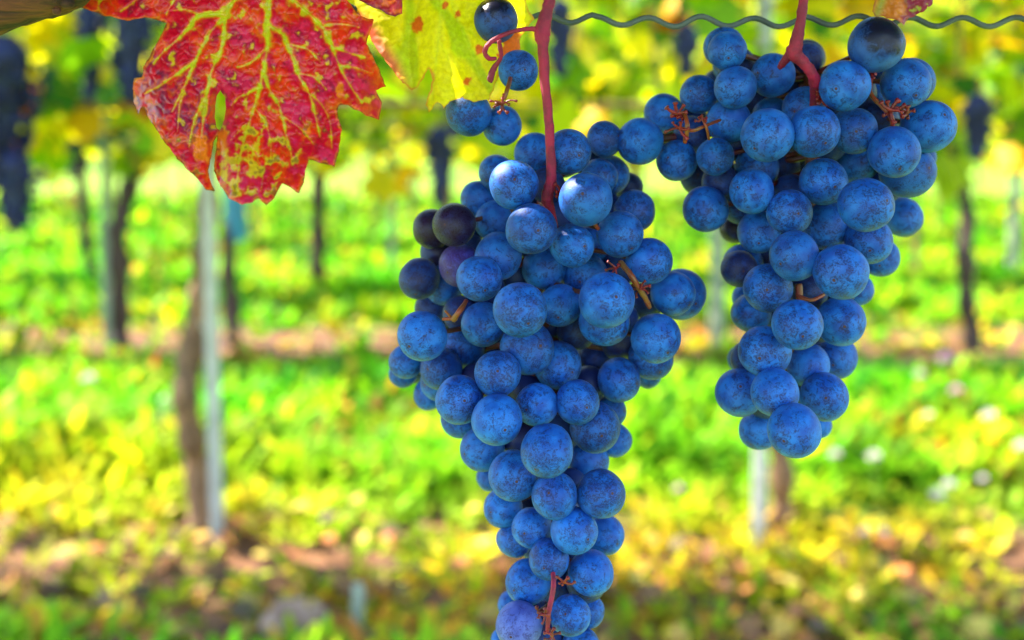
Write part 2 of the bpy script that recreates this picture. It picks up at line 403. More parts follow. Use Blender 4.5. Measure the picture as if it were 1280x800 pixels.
def vine(x, y, seed, label, trunk=None, group='vines trained in rows behind the grapes', bark=None):
    e = empty('grapevine', (x, y, 0)); tag(e, label, 'grapevine', group)
    if trunk is None:
        t = bpy.data.objects.new('trunk', TRUNKS[seed % 5]); C.objects.link(t); t.parent = e
        t.rotation_euler = (0, 0, (seed % 2) * pi)
    else:
        t = trunk.build('trunk', bark or M_BARK, e)
    c = bpy.data.objects.new('crown', CROWNS[(seed * 3 + 1) % 5]); C.objects.link(c); c.parent = e
    c.rotation_euler = (0, 0, ((seed // 2) % 2) * pi); c.location = (0, 0, 0.02 * ((seed % 3) - 1))
    return e
def vine_px(pxs, y, seed, label, r0=0.026):
    """vine with a trunk traced through pixels [(px,py)...] bottom first, standing at distance y"""
    pts = [Y(px, py, y) for px, py in pxs]; b = pts[0]; b.z = 0
    loc = []
    for i, p in enumerate(pts):
        loc.append((p.x - b.x, 0.03 * sin(i * 1.7), max(p.z, -.05)))
    loc[0] = (0, 0, -.05); loc[-1] = (loc[-1][0], 0, 1.03)
    return vine(b.x, y, seed, label, trunk_mesh(seed + 20, loc, r0), bark=M_BARKD if y > 4 else M_BARK)
# nearest row
R1, R2, R3, R4 = 2.62, 5.25, 7.9, 10.5
vine_px([(250, 672), (245, 600), (239, 540), (236, 480), (240, 420), (250, 360), (260, 300), (262, 240), (264, 175)], R1, 1, 'gnarled brown vine trunk just left of the grey steel stake, nearest row', .034)
vine_px([(984, 705), (981, 640), (975, 580), (962, 500), (958, 400), (950, 300), (955, 170)], R1 + .03, 2, 'brown vine trunk against the pale stake below the right hand bunch', .030)
vine(-2.2, R1, 3, 'nearest row vine past the left edge, only its leaves reaching in at top left')
vine(2.12, R1 - .02, 4, 'nearest row vine whose leaves fill the top right corner')
# second row
vine_px([(150, 442), (147, 400), (150, 340), (150, 290), (158, 240), (168, 205), (165, 180)], R2, 5, 'dark vine trunk touching the pale post at left, its top curving right', .052)
vine_px([(290, 435), (288, 390), (286, 340), (288, 290), (290, 240), (292, 190)], R2 + .05, 6, 'dark vine trunk behind the grey steel stake, with a blue sleeve', .040)
vine_px([(1218, 470), (1219, 420), (1207, 370), (1204, 320), (1210, 270), (1202, 215), (1195, 180)], R2 - .15, 7, 'black crooked vine trunk standing alone right of the right hand bunch', .044)
vine(G(560, 440).x, R2, 8, 'second row vine hidden behind the large grape bunch')
vine(G(800, 440).x, R2, 9, 'second row vine between the two grape bunches')
vine(G(-120, 440).x, R2, 10, 'second row vine at the far left edge of the view')
vine(G(1330, 440).x + .3, R2, 11, 'second row vine at the far right edge of the view')
# third row
vine_px([(395, 392), (394, 350), (398, 300), (398, 250), (402, 190)], R3 - .7, 12, 'pinkish brown vine trunk right of the red leaf tip, third row', .060)
vine_px([(118, 395), (114, 350), (108, 300), (106, 250), (104, 190)], R3 - .7, 13, 'dark vine trunk at far left, just left of the pale post', .040)
for k, px in enumerate((-130, 620, 800, 1000, 1160, 1400)):
    vine(G(px, 360).x, R3, 14 + k, ['third row vine past the left edge of the view', 'third row vine behind the middle of the large bunch', 'third row vine in the gap between the bunches',
        'third row vine behind the right hand bunch', 'third row vine just right of the right hand bunch', 'third row vine past the right edge of the view'][k])
for rr, (yy, n, nm) in enumerate(((R4, 9, 'fourth'), (13.1, 11, 'fifth'), (15.8, 13, 'sixth'), (18.4, 15, 'seventh'))):
    hw = yy * .56
    for k in range(n):
        vine(-hw + 2 * hw * (k + .5) / n + random.uniform(-.12, .12), yy, 30 + rr * 17 + k, 'blurred distant vine of the %s row back' % nm, group='vines of the %s row back' % nm)

# ------------------------------------------------------------------ stakes and posts
def stake(px, pyb, y, wdt, mat, label, top=1.45, name='steel_stake', lean=0.0, cat='stake'):
    b = Y(px, pyb, y); e = empty(name, (b.x, y, 0)); tag(e, label, cat)
    mb = MB(); h = wdt / 2; dd = wdt * .38; th = .003                         # open profile: a folded channel section
    prof = [(-h, dd), (-h, -dd * .2), (-h * .55, -dd * .2), (-h * .35, -dd), (h * .35, -dd), (h * .55, -dd * .2), (h, -dd * .2), (h, dd)]
    inner = [(x * .93, yv + th) for x, yv in prof]
    ring = prof + inner[::-1]; n = len(ring)
    for z in (-.1, top):
        for x, yv in ring: mb.v.append(Vector((x + lean * z, yv, z)))
    for k in range(n): mb.f.append((k, (k + 1) % n, n + (k + 1) % n, n + k))
    np_ = len(prof)
    for z0 in (0, n):
        for k in range(np_ - 1):
            q = (z0 + k, z0 + k + 1, z0 + n - 2 - k, z0 + n - 1 - k); mb.f.append(q if z0 else q[::-1])
    mb.build('profile', mat, e, smooth=False)
    for i in range(5):
        z = .55 + i * .2
        for sx in (-1, 1):
            cl = MB(); cl.tube([(sx * h + lean * z, 0, z), (sx * (h + .008) + lean * z, -.004, z + .006), (sx * (h + .008) + lean * z, -.006, z + .022)], .002, 6); cl.build('wire_hook', mat, e)
    return e
stake(271, 668, R1 - .06, .031, M_ZINC, 'light grey galvanised steel stake at left, in front of a vine trunk', 1.5, lean=-.012)
stake(949, 690, R1 - .05, .030, M_ZINC, 'pale steel stake under the right hand bunch beside a brown trunk', 1.5)
stake(134, 440, R2 - .05, .036, M_POST, 'pale greenish post between two dark trunks at far left', 1.5, name='trellis_post', cat='post')
stake(896, 442, R2 - .05, .065, M_POST, 'pale grey post in the gap left of the right hand bunch', 1.5, name='trellis_post', cat='post')
stake(1266, 370, R3 - .05, .07, M_POST, 'faint pale post at the far right edge', 1.5, name='trellis_post', cat='post')
stake(490, 372, R3 - .05, .05, M_POST, 'faint grey post left of the large bunch', 1.5, name='trellis_post', cat='post')
# blue sleeve on second row vine
mb = MB(); b = Y(292, 265, R2 + .02)
z0, z1 = Y(292, 300, R2).z, Y(292, 222, R2).z
prof = [(.044, z0), (.047, z0 + .01), (.045, (z0 + z1) / 2), (.047, z1 - .01), (.044, z1)]
n = 20
for rsc in (1, .9):
    for r_, z in [(q_ + .012, z_) for q_, z_ in prof]:
        for k in range(n): mb.v.append(Vector((cos(2 * pi * k / n) * r_ * rsc, sin(2 * pi * k / n) * r_ * rsc, z - z0)))
m = len(prof)
for s_ in (0, 1):
    for i in range(m - 1):
        for k in range(n):
            a = s_ * m * n + i * n + k; c = s_ * m * n + i * n + (k + 1) % n
            mb.f.append((a, c, c + n, a + n) if s_ == 0 else (a, a + n, c + n, c))
for i in (0, m - 1):
    for k in range(n):
        a = i * n + k; c = i * n + (k + 1) % n; mb.f.append((a, c, c + m * n, a + m * n))
sl = mb.build('trunk_sleeve', M_TEAL, loc=(b.x, R2 + .05, z0)); tag(sl, 'teal blue plastic sleeve round a trunk below the red leaf tip', 'sleeve')

# ------------------------------------------------------------------ row wires
for r_i, (yy, zs) in enumerate(((R1, (1.02, 1.35)), (R2, (1.02, 1.35)))):
    for zi, z in enumerate(zs):
        mb = MB(); mb.tube([(x, yy, z - .01 * sin((x + 8) * pi / 5.5) ** 2) for x in np.linspace(-6, 6, 25)], .0016, 6)
        tag(mb.build('trellis_wire', M_WIRE), 'thin %s wire stretched along the %s of vines behind' % (('lower', 'upper')[zi], ('nearest row', 'second row')[r_i]), 'wire')

# ------------------------------------------------------------------ dark bunches hanging in the near row
def far_bunch(px, py, y, w_, h_, label, seed):
    r = random.Random(seed); c = Y(px, py, y); mb = MB(); n = int(70 * max(1, w_ / .12) ** 1.6)
    for i in range(n):
        t = r.random() ** .8; a = r.uniform(0, 2 * pi); q = (1 - t * .75) * w_ * .5 * sqrt(r.uniform(.35, 1))
        mb.ball((cos(a) * q, sin(a) * q * .8, -t * h_ * .92), .0092 * r.uniform(.9, 1.15), 8)
    for i in range(14): mb.ball((0, 0, -h_ * .92 * i / 13), .011 + w_ * .20 * (1 - i / 14), 10)
    e = empty('grape_bunch', (c.x, y, c.z + h_ / 2)); tag(e, label, 'grapes', 'blurred dark bunches hanging in the rows behind')
    mb.build('berries', M_FARG, e)
    s = MB(); s.tube([(0, 0, .06), (.003, 0, .02), (0, 0, -h_ * .8)], [.003, .003, .0015], 6); s.build('stem', M_TWIG, e)
FB = [(5, 150, .24, .27, 'large blurred dark bunch at the left edge, behind the red leaf'), (20, 250, .13, .14, 'small blurred dark bunch low at the left edge'),
      (165, 75, .15, .21, 'blurred navy bunch between the cane and the red leaf'), (112, 75, .07, .20, 'narrow blurred dark bunch below the cane end'),
      (700, 55, .07, .15, 'blurred dark bunch just right of the left crimson stalk'),
      (858, 68, .06, .09, 'small blurred bunch hanging below the wavy wire, left of the right bunch'), (550, 215, .07, .16, 'blurred dark bunch left of the large bunch top'),
      (1222, 165, .08, .12, 'blurred dark bunch right of the right hand bunch'), (570, 150, .05, .08, 'small blurred bunch under the yellow leaf')]
for k, (px, py, w_, h_, lb) in enumerate(FB): far_bunch(px, py, R1 - .28 - .03 * (k % 3), w_, h_, lb, k)
for k, (px, py) in enumerate(((90, 205), (1200, 190), (1185, 215), (880, 205))):
    far_bunch(px, py, R2 - .1, .10, .17, ['blurred bunch of the second row left of the dark curved trunk', 'blurred bunch of the second row atop the crooked black trunk',
              'smaller blurred bunch low on the crooked black trunk', 'blurred bunch of the second row between the two main bunches'][k], 50 + k)
# ------------------------------------------------------------------ ground cover (uncountable)
def soil_band(y):      # 1 in the middle of a soil strip
    ph = ((y + .75) / 3.1) % 1.0; d = min(ph, 1 - ph); return max(0.0, min(1.0, (0.19 - d) / 0.09)) * (1.0 if y < 7 else .25)
def cover(y0, y1, ntuft, hgt, leaf_w, seed):
    r = np.random.default_rng(seed); Vs = []; Cs = []
    n = ntuft; yy = r.uniform(y0, y1, n); xx = r.uniform(-1, 1, n) * (yy * .62 + 1.0)
    keep = []; zz = []; bands = []
    for i in range(n):
        b = soil_band(yy[i] + .22 * noise.noise(Vector((xx[i] * 1.3, yy[i] * 1.3, 5))))
        nn = noise.noise(Vector((xx[i] * 2.2, yy[i] * 2.2, 1)))
        keep.append(r.random() < (1 - (.22 if yy[i] < 3.4 else .90) * b) * (0.55 + nn * 1.1 + .25)); bands.append(b)
    keep = np.array(keep); xx, yy = xx[keep], yy[keep]; bands = np.array(bands)[keep]; n = len(xx)
    nl = 8
    X = np.repeat(xx, nl); Yv = np.repeat(yy, nl); Bd = np.repeat(bands, nl); m = len(X)
    patch = np.array([noise.noise(Vector((xx[i] * 1.1, yy[i] * .9, 9))) for i in range(n)]); P_ = np.repeat(patch, nl)
    ang = r.uniform(0, 2 * pi, m); tilt = r.uniform(.15, 1.2, m); L = hgt * r.uniform(.35, 1.25, m) * (1 - .5 * Bd) * (1 + .5 * P_) * np.where((Yv > 4.2) & (Yv < 5.0), .4, 1.0) * np.where(Yv < 4.2, 1.15, 1.0)
    rb = np.repeat(r.uniform(0, .05, n), nl)
    W = leaf_w * r.uniform(.6, 1.5, m)
    dx, dy = np.cos(ang), np.sin(ang)
    ox, oy = -dy, dx
    bz = r.uniform(0, .45, m) * L
    px_ = X + dx * .02; py_ = Yv + dy * .02
    rows = []
    for t, wf in ((0, .25), (.4, 1.0), (.75, .85), (1.0, .12)):
        hor = L * t * np.sin(tilt) * (.6 + .5 * t); ver = bz + L * t * np.cos(tilt) * (1.15 - .35 * t)
        cx, cy, cz = px_ + dx * hor, py_ + dy * hor, ver - .01
        rows.append(np.stack([cx - ox * W * wf, cy - oy * W * wf, cz], 1)); rows.append(np.stack([cx + ox * W * wf, cy + oy * W * wf, cz], 1))
    V = np.stack(rows, 1)
    green = np.array([(.13, .40, .006), (.20, .48, .008), (.32, .52, .010), (.06, .26, .010), (.50, .54, .012), (.035, .15, .015)])
    dry = np.array([(.55, .26, .03), (.62, .46, .03), (.34, .13, .03), (.46, .50, .015), (.18, .34, .015)])
    ci = r.choice(6, m, p=[.27, .26, .19, .14, .08, .06]); col = green[ci]
    nd = np.clip((2.5 - Yv) / .6, 0, 1) * .35 + Bd * .40 + np.clip(-P_ - .12, 0, 1) * .9 + .03
    isdry = r.random(m) < nd; col = np.where(isdry[:, None], dry[r.integers(0, 5, m)], col)
    # yellowish belt just in front of the nearest row
    col = col * (1 - .0 * Yv[:, None]) ; yb = np.exp(-((Yv - 2.60) / .50) ** 2)[:, None] * .6
    col = col * (1 - yb) + (np.array([.56, .48, .015]) * r.uniform(.6, 1.2, (m, 1))) * yb
    big = np.repeat(np.array([noise.noise(Vector((xx[i] * 3.2, yy[i] * 2.6, 21))) for i in range(n)]), nl)[:, None]
    col = col * (1 + .9 * np.clip(big, -.5, .5)); col[:, 0] *= (1 + .8 * np.clip(np.repeat(np.array([noise.noise(Vector((xx[i] * 1.7, yy[i] * 1.5, 33))) for i in range(n)]), nl), -.5, .6))
    col *= r.uniform(.75, 1.25, (m, 1))
    Cc = np.repeat(col[:, None, :], 8, 1)
    q = np.array([(0, 1, 3, 2), (2, 3, 5, 4), (4, 5, 7, 6)]); Fc = q[None] + (np.arange(m) * 8)[:, None, None]
    return V.reshape(-1, 3), Fc.reshape(-1, 4), Cc.reshape(-1, 3)
Vs, Fs, Cs, off = [], [], [], 0
for args in ((1.7, 3.3, 3700, .085, .010, 1), (3.0, 5.0, 5800, .12, .014, 2), (5.0, 8.5, 6000, .15, .018, 3), (8.5, 14, 5200, .18, .026, 4), (14, 34, 6200, .28, .05, 5)):
    v, f, c = cover(*args); Vs.append(v); Fs.append(f + off); Cs.append(c); off += len(v)
me = np_mesh('grass', np.concatenate(Vs), np.concatenate(Fs), np.concatenate(Cs)); me.materials.append(M_GRASS)
o = bpy.data.objects.new('grass', me); C.objects.link(o); tag(o, 'bright green weeds and grass growing between the vine rows', 'grass', kind='stuff')
# fallen leaves and clods
n = 800; yy = np.concatenate([rng.uniform(1.85, 2.75, 380), rng.uniform(4.8, 6.1, 420)]); xx = rng.uniform(-1, 1, n) * (yy * .56 + .4)
litp = np.array([(.42, .12, .03), (.46, .26, .04), (.20, .07, .03), (.55, .38, .06), (.08, .035, .025)])
V, Fc, cc = leaf_cloud(n, np.stack([xx, yy, rng.uniform(.01, .06, n)], 1), .045, litp[rng.integers(0, 5, n)] * rng.uniform(.7, 1.2, (n, 1)), 1.6)
me = np_mesh('leaf_litter', V, Fc, cc); me.materials.append(M_LITTER)
o = bpy.data.objects.new('leaf_litter', me); C.objects.link(o); tag(o, 'orange and brown fallen leaves scattered on bare soil under the rows', 'fallen leaves', kind='stuff')
n = 9000; yy = rng.uniform(24, 70, n); xx = rng.uniform(-1, 1, n) * (yy * .6 + 3); zz = (yy - 20) * .32 + rng.uniform(0, 2.6, n) * (0.6 + np.abs(np.sin(xx * .7 + yy * .3)))
fc = np.array([(.12, .26, .012), (.30, .36, .012), (.05, .13, .015), (.46, .40, .015), (.50, .26, .02)])
V, Fc, cc = leaf_cloud(n, np.stack([xx, yy, zz], 1), .75, fc[rng.choice(5, n, p=[.34, .26, .2, .14, .06])], .3)
me = np_mesh('hillside_wood', V, Fc, cc); me.materials.append(M_LEAFBG)
o = bpy.data.objects.new('hillside_wood', me); C.objects.link(o); tag(o, 'green and yellow foliage rising far behind the vine rows', 'foliage', kind='stuff')
# stone
def stone(px, py, w_, label):
    g = G(px, py); mb = MB(); mb.ball((0, 0, 0), 1, 20)
    vs = [Vector(v) for v in mb.v]
    vs = [v * (1 + .22 * noise.noise(v * 1.3 + Vector((px, 0, 0))) + .07 * noise.noise(v * 4)) for v in vs]
    vs = [Vector((v.x * w_ * .5, v.y * w_ * .4, v.z * w_ * .36)) for v in vs]
    o = mesh_obj('stone', vs, mb.f, M_STONE, loc=(g.x, g.y, w_ * .22)); tag(o, label, 'stone'); return o
stone(370, 796, .135, 'rounded pinkish stone on the soil at bottom left')
mb = MB(); g = G(446, 800); mb.tube([(0, 0, -.03), (.002, 0, .04), (.004, 0, .11), (.004, 0, .115)], [.011, .012, .012, .008], 10, .1)
o = mb.build('peg', M_POST, loc=(g.x, g.y, 0)); tag(o, 'short pale grey peg standing in the soil right of the stone', 'peg')
# wildflowers
def flower(px, py, y, r_, mat, label, seed):
    r = random.Random(seed); p = Y(px, py, y); e = empty('wildflower', (p.x, y, 0)); tag(e, label, 'flower', 'pale wildflowers in the weeds')
    s = MB(); s.tube(spline([(0.03, 0, -.01), (.01, .01, p.z * .5), (0, 0, p.z)], 4), .0022, 6); s.build('stem', M_STALK, e)
    h = MB()
    for i in range(26):
        a = i * 2.4; t = i / 26; q = Vector((cos(a) * sqrt(t), sin(a) * sqrt(t), .7 * (1 - t)))
        d = q.normalized() * r_; c = Vector((0, 0, p.z)); k = len(h.v); sd_ = d.cross(Vector((0, 0, 1))); sd_ = (sd_.normalized() if sd_.length > 1e-6 else Vector((1, 0, 0))) * r_ * .28
        h.v += [c + d * .15, c + d * .7 + sd_, c + d * 1.05 + Vector((0, 0, r_ * .1)), c + d * .7 - sd_]; h.f.append((k, k + 1, k + 2, k + 3))
    h.build('flower_head', mat, e)
FL = [(1044, 570, 3.3, .026, 0), (1092, 573, 3.4, .030, 0), (1182, 452, 4.3, .048, 1), (1236, 522, 3.9, .036, 0), (1172, 622, 3.1, .030, 0), (1186, 608, 3.2, .026, 0), (1080, 668, 2.9, .022, 1),
      (1105, 668, 2.92, .018, 0), (1277, 560, 3.3, .030, 0), (848, 612, 3.1, .018, 1), (1228, 690 - 90, 3.3, .02, 0), (110, 475, 4.4, .035, 0), (205, 500, 4.1, .02, 0), (1150, 470, 4.6, .03, 1), (1195, 490, 4.2, .034, 1), (1160, 520, 4.0, .022, 0)]
FLL = ['white wildflower below right of the right hand bunch', 'larger white wildflower right of the one under the right hand bunch', 'big pink wildflower cluster right of the right bunch tip, before the crooked trunk',
 'pale pinkish flower near the right edge at mid height', 'pale flower head lower right, left one of a touching pair', 'pale flower head lower right, right one of a touching pair', 'low pink wildflower right of the right stake',
 'small white flower beside the low pink one', 'white wildflower cut by the right edge', 'faint small pink flower right of the large bunch tail', 'small white flower above the bottom right corner', 'white flower at left between the far trunk and the edge',
 'small pale flower left of the steel stake', 'pale pink flower left of the big pink cluster', 'pink flower just below the big pink cluster', 'small white flower under the pink clusters']
for k, (px, py, y, r_, t_) in enumerate(FL): flower(px, py, .82 * F / (py - 195), r_ * .85 * (.82 * F / (py - 195)) / y, M_PINK if t_ else M_PETAL, FLL[k], k)
# ------------------------------------------------------------------ THE GRAPES
# (px, py, r_px, layer, material key)   layer 0 is frontmost
MAINB = [
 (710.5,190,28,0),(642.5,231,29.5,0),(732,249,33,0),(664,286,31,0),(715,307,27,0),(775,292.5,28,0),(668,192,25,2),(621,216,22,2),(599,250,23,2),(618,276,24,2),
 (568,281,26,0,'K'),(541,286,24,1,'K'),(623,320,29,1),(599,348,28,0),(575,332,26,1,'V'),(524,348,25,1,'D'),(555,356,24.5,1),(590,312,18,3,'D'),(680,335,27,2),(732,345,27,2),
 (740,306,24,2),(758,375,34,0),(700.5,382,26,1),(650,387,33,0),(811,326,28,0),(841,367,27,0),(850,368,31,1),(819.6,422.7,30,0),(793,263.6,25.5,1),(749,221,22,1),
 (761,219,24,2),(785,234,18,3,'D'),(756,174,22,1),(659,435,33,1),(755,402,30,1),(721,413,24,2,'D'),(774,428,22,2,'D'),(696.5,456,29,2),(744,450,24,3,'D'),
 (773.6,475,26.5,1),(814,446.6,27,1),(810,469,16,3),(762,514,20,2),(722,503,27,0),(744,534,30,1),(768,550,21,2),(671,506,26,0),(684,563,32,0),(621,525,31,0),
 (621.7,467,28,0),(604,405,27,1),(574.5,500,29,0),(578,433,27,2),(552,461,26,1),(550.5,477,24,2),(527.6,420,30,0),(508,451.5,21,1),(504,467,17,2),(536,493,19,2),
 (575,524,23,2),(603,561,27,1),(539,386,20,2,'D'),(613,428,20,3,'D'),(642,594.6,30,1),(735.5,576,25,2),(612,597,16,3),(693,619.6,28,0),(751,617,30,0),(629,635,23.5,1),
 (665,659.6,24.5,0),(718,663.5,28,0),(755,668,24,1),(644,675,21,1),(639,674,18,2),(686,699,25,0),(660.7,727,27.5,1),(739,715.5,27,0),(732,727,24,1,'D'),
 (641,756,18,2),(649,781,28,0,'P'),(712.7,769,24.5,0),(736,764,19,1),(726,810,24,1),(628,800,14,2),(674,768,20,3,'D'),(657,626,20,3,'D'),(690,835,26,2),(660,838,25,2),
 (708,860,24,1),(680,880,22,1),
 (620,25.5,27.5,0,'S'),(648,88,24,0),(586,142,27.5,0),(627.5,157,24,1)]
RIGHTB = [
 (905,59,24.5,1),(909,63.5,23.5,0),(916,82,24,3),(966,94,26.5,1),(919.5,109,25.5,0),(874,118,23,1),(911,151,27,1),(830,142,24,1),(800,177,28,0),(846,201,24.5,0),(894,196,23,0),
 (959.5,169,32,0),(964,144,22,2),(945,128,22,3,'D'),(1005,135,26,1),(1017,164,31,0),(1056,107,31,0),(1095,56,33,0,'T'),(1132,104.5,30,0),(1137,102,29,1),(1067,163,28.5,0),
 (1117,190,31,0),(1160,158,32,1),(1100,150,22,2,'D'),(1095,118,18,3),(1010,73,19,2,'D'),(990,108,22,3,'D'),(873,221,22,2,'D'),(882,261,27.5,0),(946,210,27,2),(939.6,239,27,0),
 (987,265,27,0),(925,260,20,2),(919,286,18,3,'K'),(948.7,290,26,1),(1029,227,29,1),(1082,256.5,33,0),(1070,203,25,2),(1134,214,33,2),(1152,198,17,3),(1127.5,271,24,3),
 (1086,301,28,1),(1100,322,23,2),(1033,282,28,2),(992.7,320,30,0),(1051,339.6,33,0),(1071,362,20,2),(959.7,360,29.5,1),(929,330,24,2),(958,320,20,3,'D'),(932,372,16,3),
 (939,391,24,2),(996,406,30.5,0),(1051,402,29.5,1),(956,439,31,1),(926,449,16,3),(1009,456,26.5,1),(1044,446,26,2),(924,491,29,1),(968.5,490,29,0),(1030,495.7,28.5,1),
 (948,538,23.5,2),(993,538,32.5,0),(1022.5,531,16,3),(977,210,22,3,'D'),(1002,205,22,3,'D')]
MATS = {'B': G_BLUE, 'D': G_DUSK, 'K': G_DARK, 'V': G_VIOL, 'P': G_PALE, 'S': G_SHINE2, 'T': G_SHINE}
GLAB = {'K': 'dark purple grape with its bloom worn off', 'V': 'violet tinted grape', 'P': 'pale lilac grape', 'S': 'shiny dark grape', 'T': 'polished black topped grape'}
def interp(tab, y):
    if y <= tab[0][0]: return tab[0][1]
    for (a, b), (c, d) in zip(tab, tab[1:]):
        if y <= c: return b + (d - b) * (y - a) / (c - a)
    return tab[-1][1]
AX_M = [(150, 690), (250, 682), (350, 672), (450, 662), (550, 675), (650, 692), (800, 692), (900, 690)]
HW_M = [(150, 110), (250, 150), (350, 190), (430, 185), (520, 140), (620, 90), (700, 75), (900, 60)]
AX_R = [(0, 1010), (100, 1015), (200, 1015), (300, 1015), (400, 992), (560, 978)]
HW_R = [(0, 150), (120, 190), (240, 150), (330, 110), (420, 80), (560, 75)]
def solve(lst, ax, hw, D0):
    items = []
    for k, g in enumerate(lst):
        px, py, r, lay = g[:4]; key = g[4] if len(g) > 4 else 'B'
        t = min(abs(px - interp(ax, py)) / interp(hw, py), .97)
        d = D0 + .026 * (1 - sqrt(1 - t * t)) + .011 * lay
        d += .25 * (max(min(.0070 * F / r, .345), .27) - .30)
        items.append([lay, k, px, py, r, key, max(d, .272)])
    items.sort(key=lambda q: (q[0], -q[4])); out = []
    for lay, k, px, py, r, key, d in items:
        while True:
            c = P(px, py, d); R = r / F * d; bad = False
            for c2, R2_, *_ in out:
                if (c - c2).length < (R + R2_) * .945: bad = True; break
            if not bad: break
            d += .0007
        out.append((c, R, px, py, r, key, d))
    return out
# unit berry shapes
BERRY = []
import bmesh
for i in range(6):
    bm = bmesh.new(); bmesh.ops.create_icosphere(bm, subdivisions=4, radius=1)
    for v in bm.verts:
        u = v.co.copy(); v.co *= 1 + .040 * noise.noise(u * 1.0 + Vector((i * 7, 0, 0)))
        q = (u - Vector((0, 0, -1))).length; v.co += Vector((0, 0, 1)) * .03 * exp(-(q / .16) ** 2)        # dimple at the scar
        q = (u - Vector((0, 0, 1))).length; v.co -= Vector((0, 0, 1)) * .07 * exp(-(q / .22) ** 2)
    me = bpy.data.meshes.new('grape'); bm.to_mesh(me); bm.free(); me.polygons.foreach_set('use_smooth', [True] * len(me.polygons)); BERRY.append(me)
BM = {}
def berry(i, key):
    if (i, key) not in BM:
        m = BERRY[i].copy(); m.materials.append(MATS[key]); BM[(i, key)] = m
    return BM[(i, key)]
def bunch(lst, ax, hw, D0, root, label, seed, twigs, peds, axd=0.030):
    r = random.Random(seed); sol = solve(lst, ax, hw, D0)
    e = empty('grape_bunch', root); tag(e, label, 'grapes')
    for c, R, px, py, rp, key, d in sol:
        o = bpy.data.objects.new('grape', berry(r.randrange(6), key)); C.objects.link(o); o.parent = e; o.location = c - root
        axp = P(interp(ax, py), py - 22, D0 + axd)
        out = (c - axp).normalized(); view = (CAM - c).normalized()
        if key in 'ST':                                          # fixed attitude so the polished side faces up front
            o.rotation_euler = (0, 0, 0); o.rotation_euler = (radians(90), 0, 0)
        else:
            dn = (out * .55 + view * .55 + Vector((r.uniform(-.7, .7), r.uniform(-.3, .3), r.uniform(-.8, .35)))).normalized()
            q = (-dn).to_track_quat('Z', 'Y'); o.rotation_euler = (q.to_matrix() @ Matrix.Rotation(r.uniform(0, 6.28), 3, 'Z')).to_euler()
        e_ = r.uniform(-.035, .05); R *= 1.045; sq = r.uniform(-.018, .018); o.scale = (R * (1 - e_ * .5 + sq), R * (1 - e_ * .5 - sq), R * (1 + e_))
        if key in GLAB: o['label'] = GLAB[key]
    # inner berries that close the gaps: seen only as slivers, coloured darker to paint in the shade there
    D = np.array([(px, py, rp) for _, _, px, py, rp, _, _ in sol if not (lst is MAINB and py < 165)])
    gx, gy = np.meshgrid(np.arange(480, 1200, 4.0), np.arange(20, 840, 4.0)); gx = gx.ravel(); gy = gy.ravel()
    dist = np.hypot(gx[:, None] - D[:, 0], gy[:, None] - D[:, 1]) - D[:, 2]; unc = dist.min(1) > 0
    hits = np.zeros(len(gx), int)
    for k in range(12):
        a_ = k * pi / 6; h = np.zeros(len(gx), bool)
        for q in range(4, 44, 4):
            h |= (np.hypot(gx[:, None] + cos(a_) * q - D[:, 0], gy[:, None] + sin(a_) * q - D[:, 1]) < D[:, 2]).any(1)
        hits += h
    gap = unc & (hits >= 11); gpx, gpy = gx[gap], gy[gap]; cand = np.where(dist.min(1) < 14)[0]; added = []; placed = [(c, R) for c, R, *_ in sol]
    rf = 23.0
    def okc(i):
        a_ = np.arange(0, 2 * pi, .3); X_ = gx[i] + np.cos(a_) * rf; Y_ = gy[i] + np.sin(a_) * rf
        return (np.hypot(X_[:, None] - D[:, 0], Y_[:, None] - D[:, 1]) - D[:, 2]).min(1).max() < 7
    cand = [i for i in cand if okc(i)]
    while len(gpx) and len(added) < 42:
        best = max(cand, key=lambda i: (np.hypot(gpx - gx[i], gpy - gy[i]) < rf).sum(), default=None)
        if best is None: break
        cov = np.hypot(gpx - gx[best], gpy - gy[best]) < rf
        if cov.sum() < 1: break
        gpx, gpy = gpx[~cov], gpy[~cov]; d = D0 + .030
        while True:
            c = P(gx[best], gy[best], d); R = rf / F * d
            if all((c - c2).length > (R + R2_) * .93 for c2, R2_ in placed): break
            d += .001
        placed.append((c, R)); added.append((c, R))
    stuff = MB()
    for j, (c, R) in enumerate(added):
        if len(sol) + j < 99:
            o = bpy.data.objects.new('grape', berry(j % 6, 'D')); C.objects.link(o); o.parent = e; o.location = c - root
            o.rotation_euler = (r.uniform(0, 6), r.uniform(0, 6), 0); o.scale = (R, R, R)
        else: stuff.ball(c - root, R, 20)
    if stuff.v: tag(stuff.build('grape', G_DUSK, e), kind='stuff')
    print('FILL', len(sol), len(added), len(gpx))
    # rachis with pedicels
    mb = MB(); ylo = 235 if lst is MAINB else 95; yhi = 870 if lst is MAINB else 520
    pts = [P(interp(ax, y), y, D0 + axd) - root for y in range(ylo, yhi, 20)]
    nn = len(pts); mb.tube(pts, [.0026 * (1 - .6 * i / nn) for i in range(nn)], 8, .3)
    for c, R, px, py, rp, key, d in sol:
        if lst is MAINB and py < 165: continue
        yy = min(max(py - 26, ylo), yhi); a = P(interp(ax, yy), yy, D0 + axd) - root; b = c - root
        if (b - a).length > R * 1.2:
            away = (c - CAM).normalized(); mid = a * .4 + b * .6 + away * .010; cs = spline([a + away * .004, mid, b + away * R * .5], 3)
            if (b - a).length < .05: mb.tube(cs, [.0010, .0010, .0009, .0008, .0008, .0009, .0010][:len(cs)], 6, .2)
            else: mb.tube(cs, .0013, 6, .3)
    mb.build('rachis', M_RACH, e)
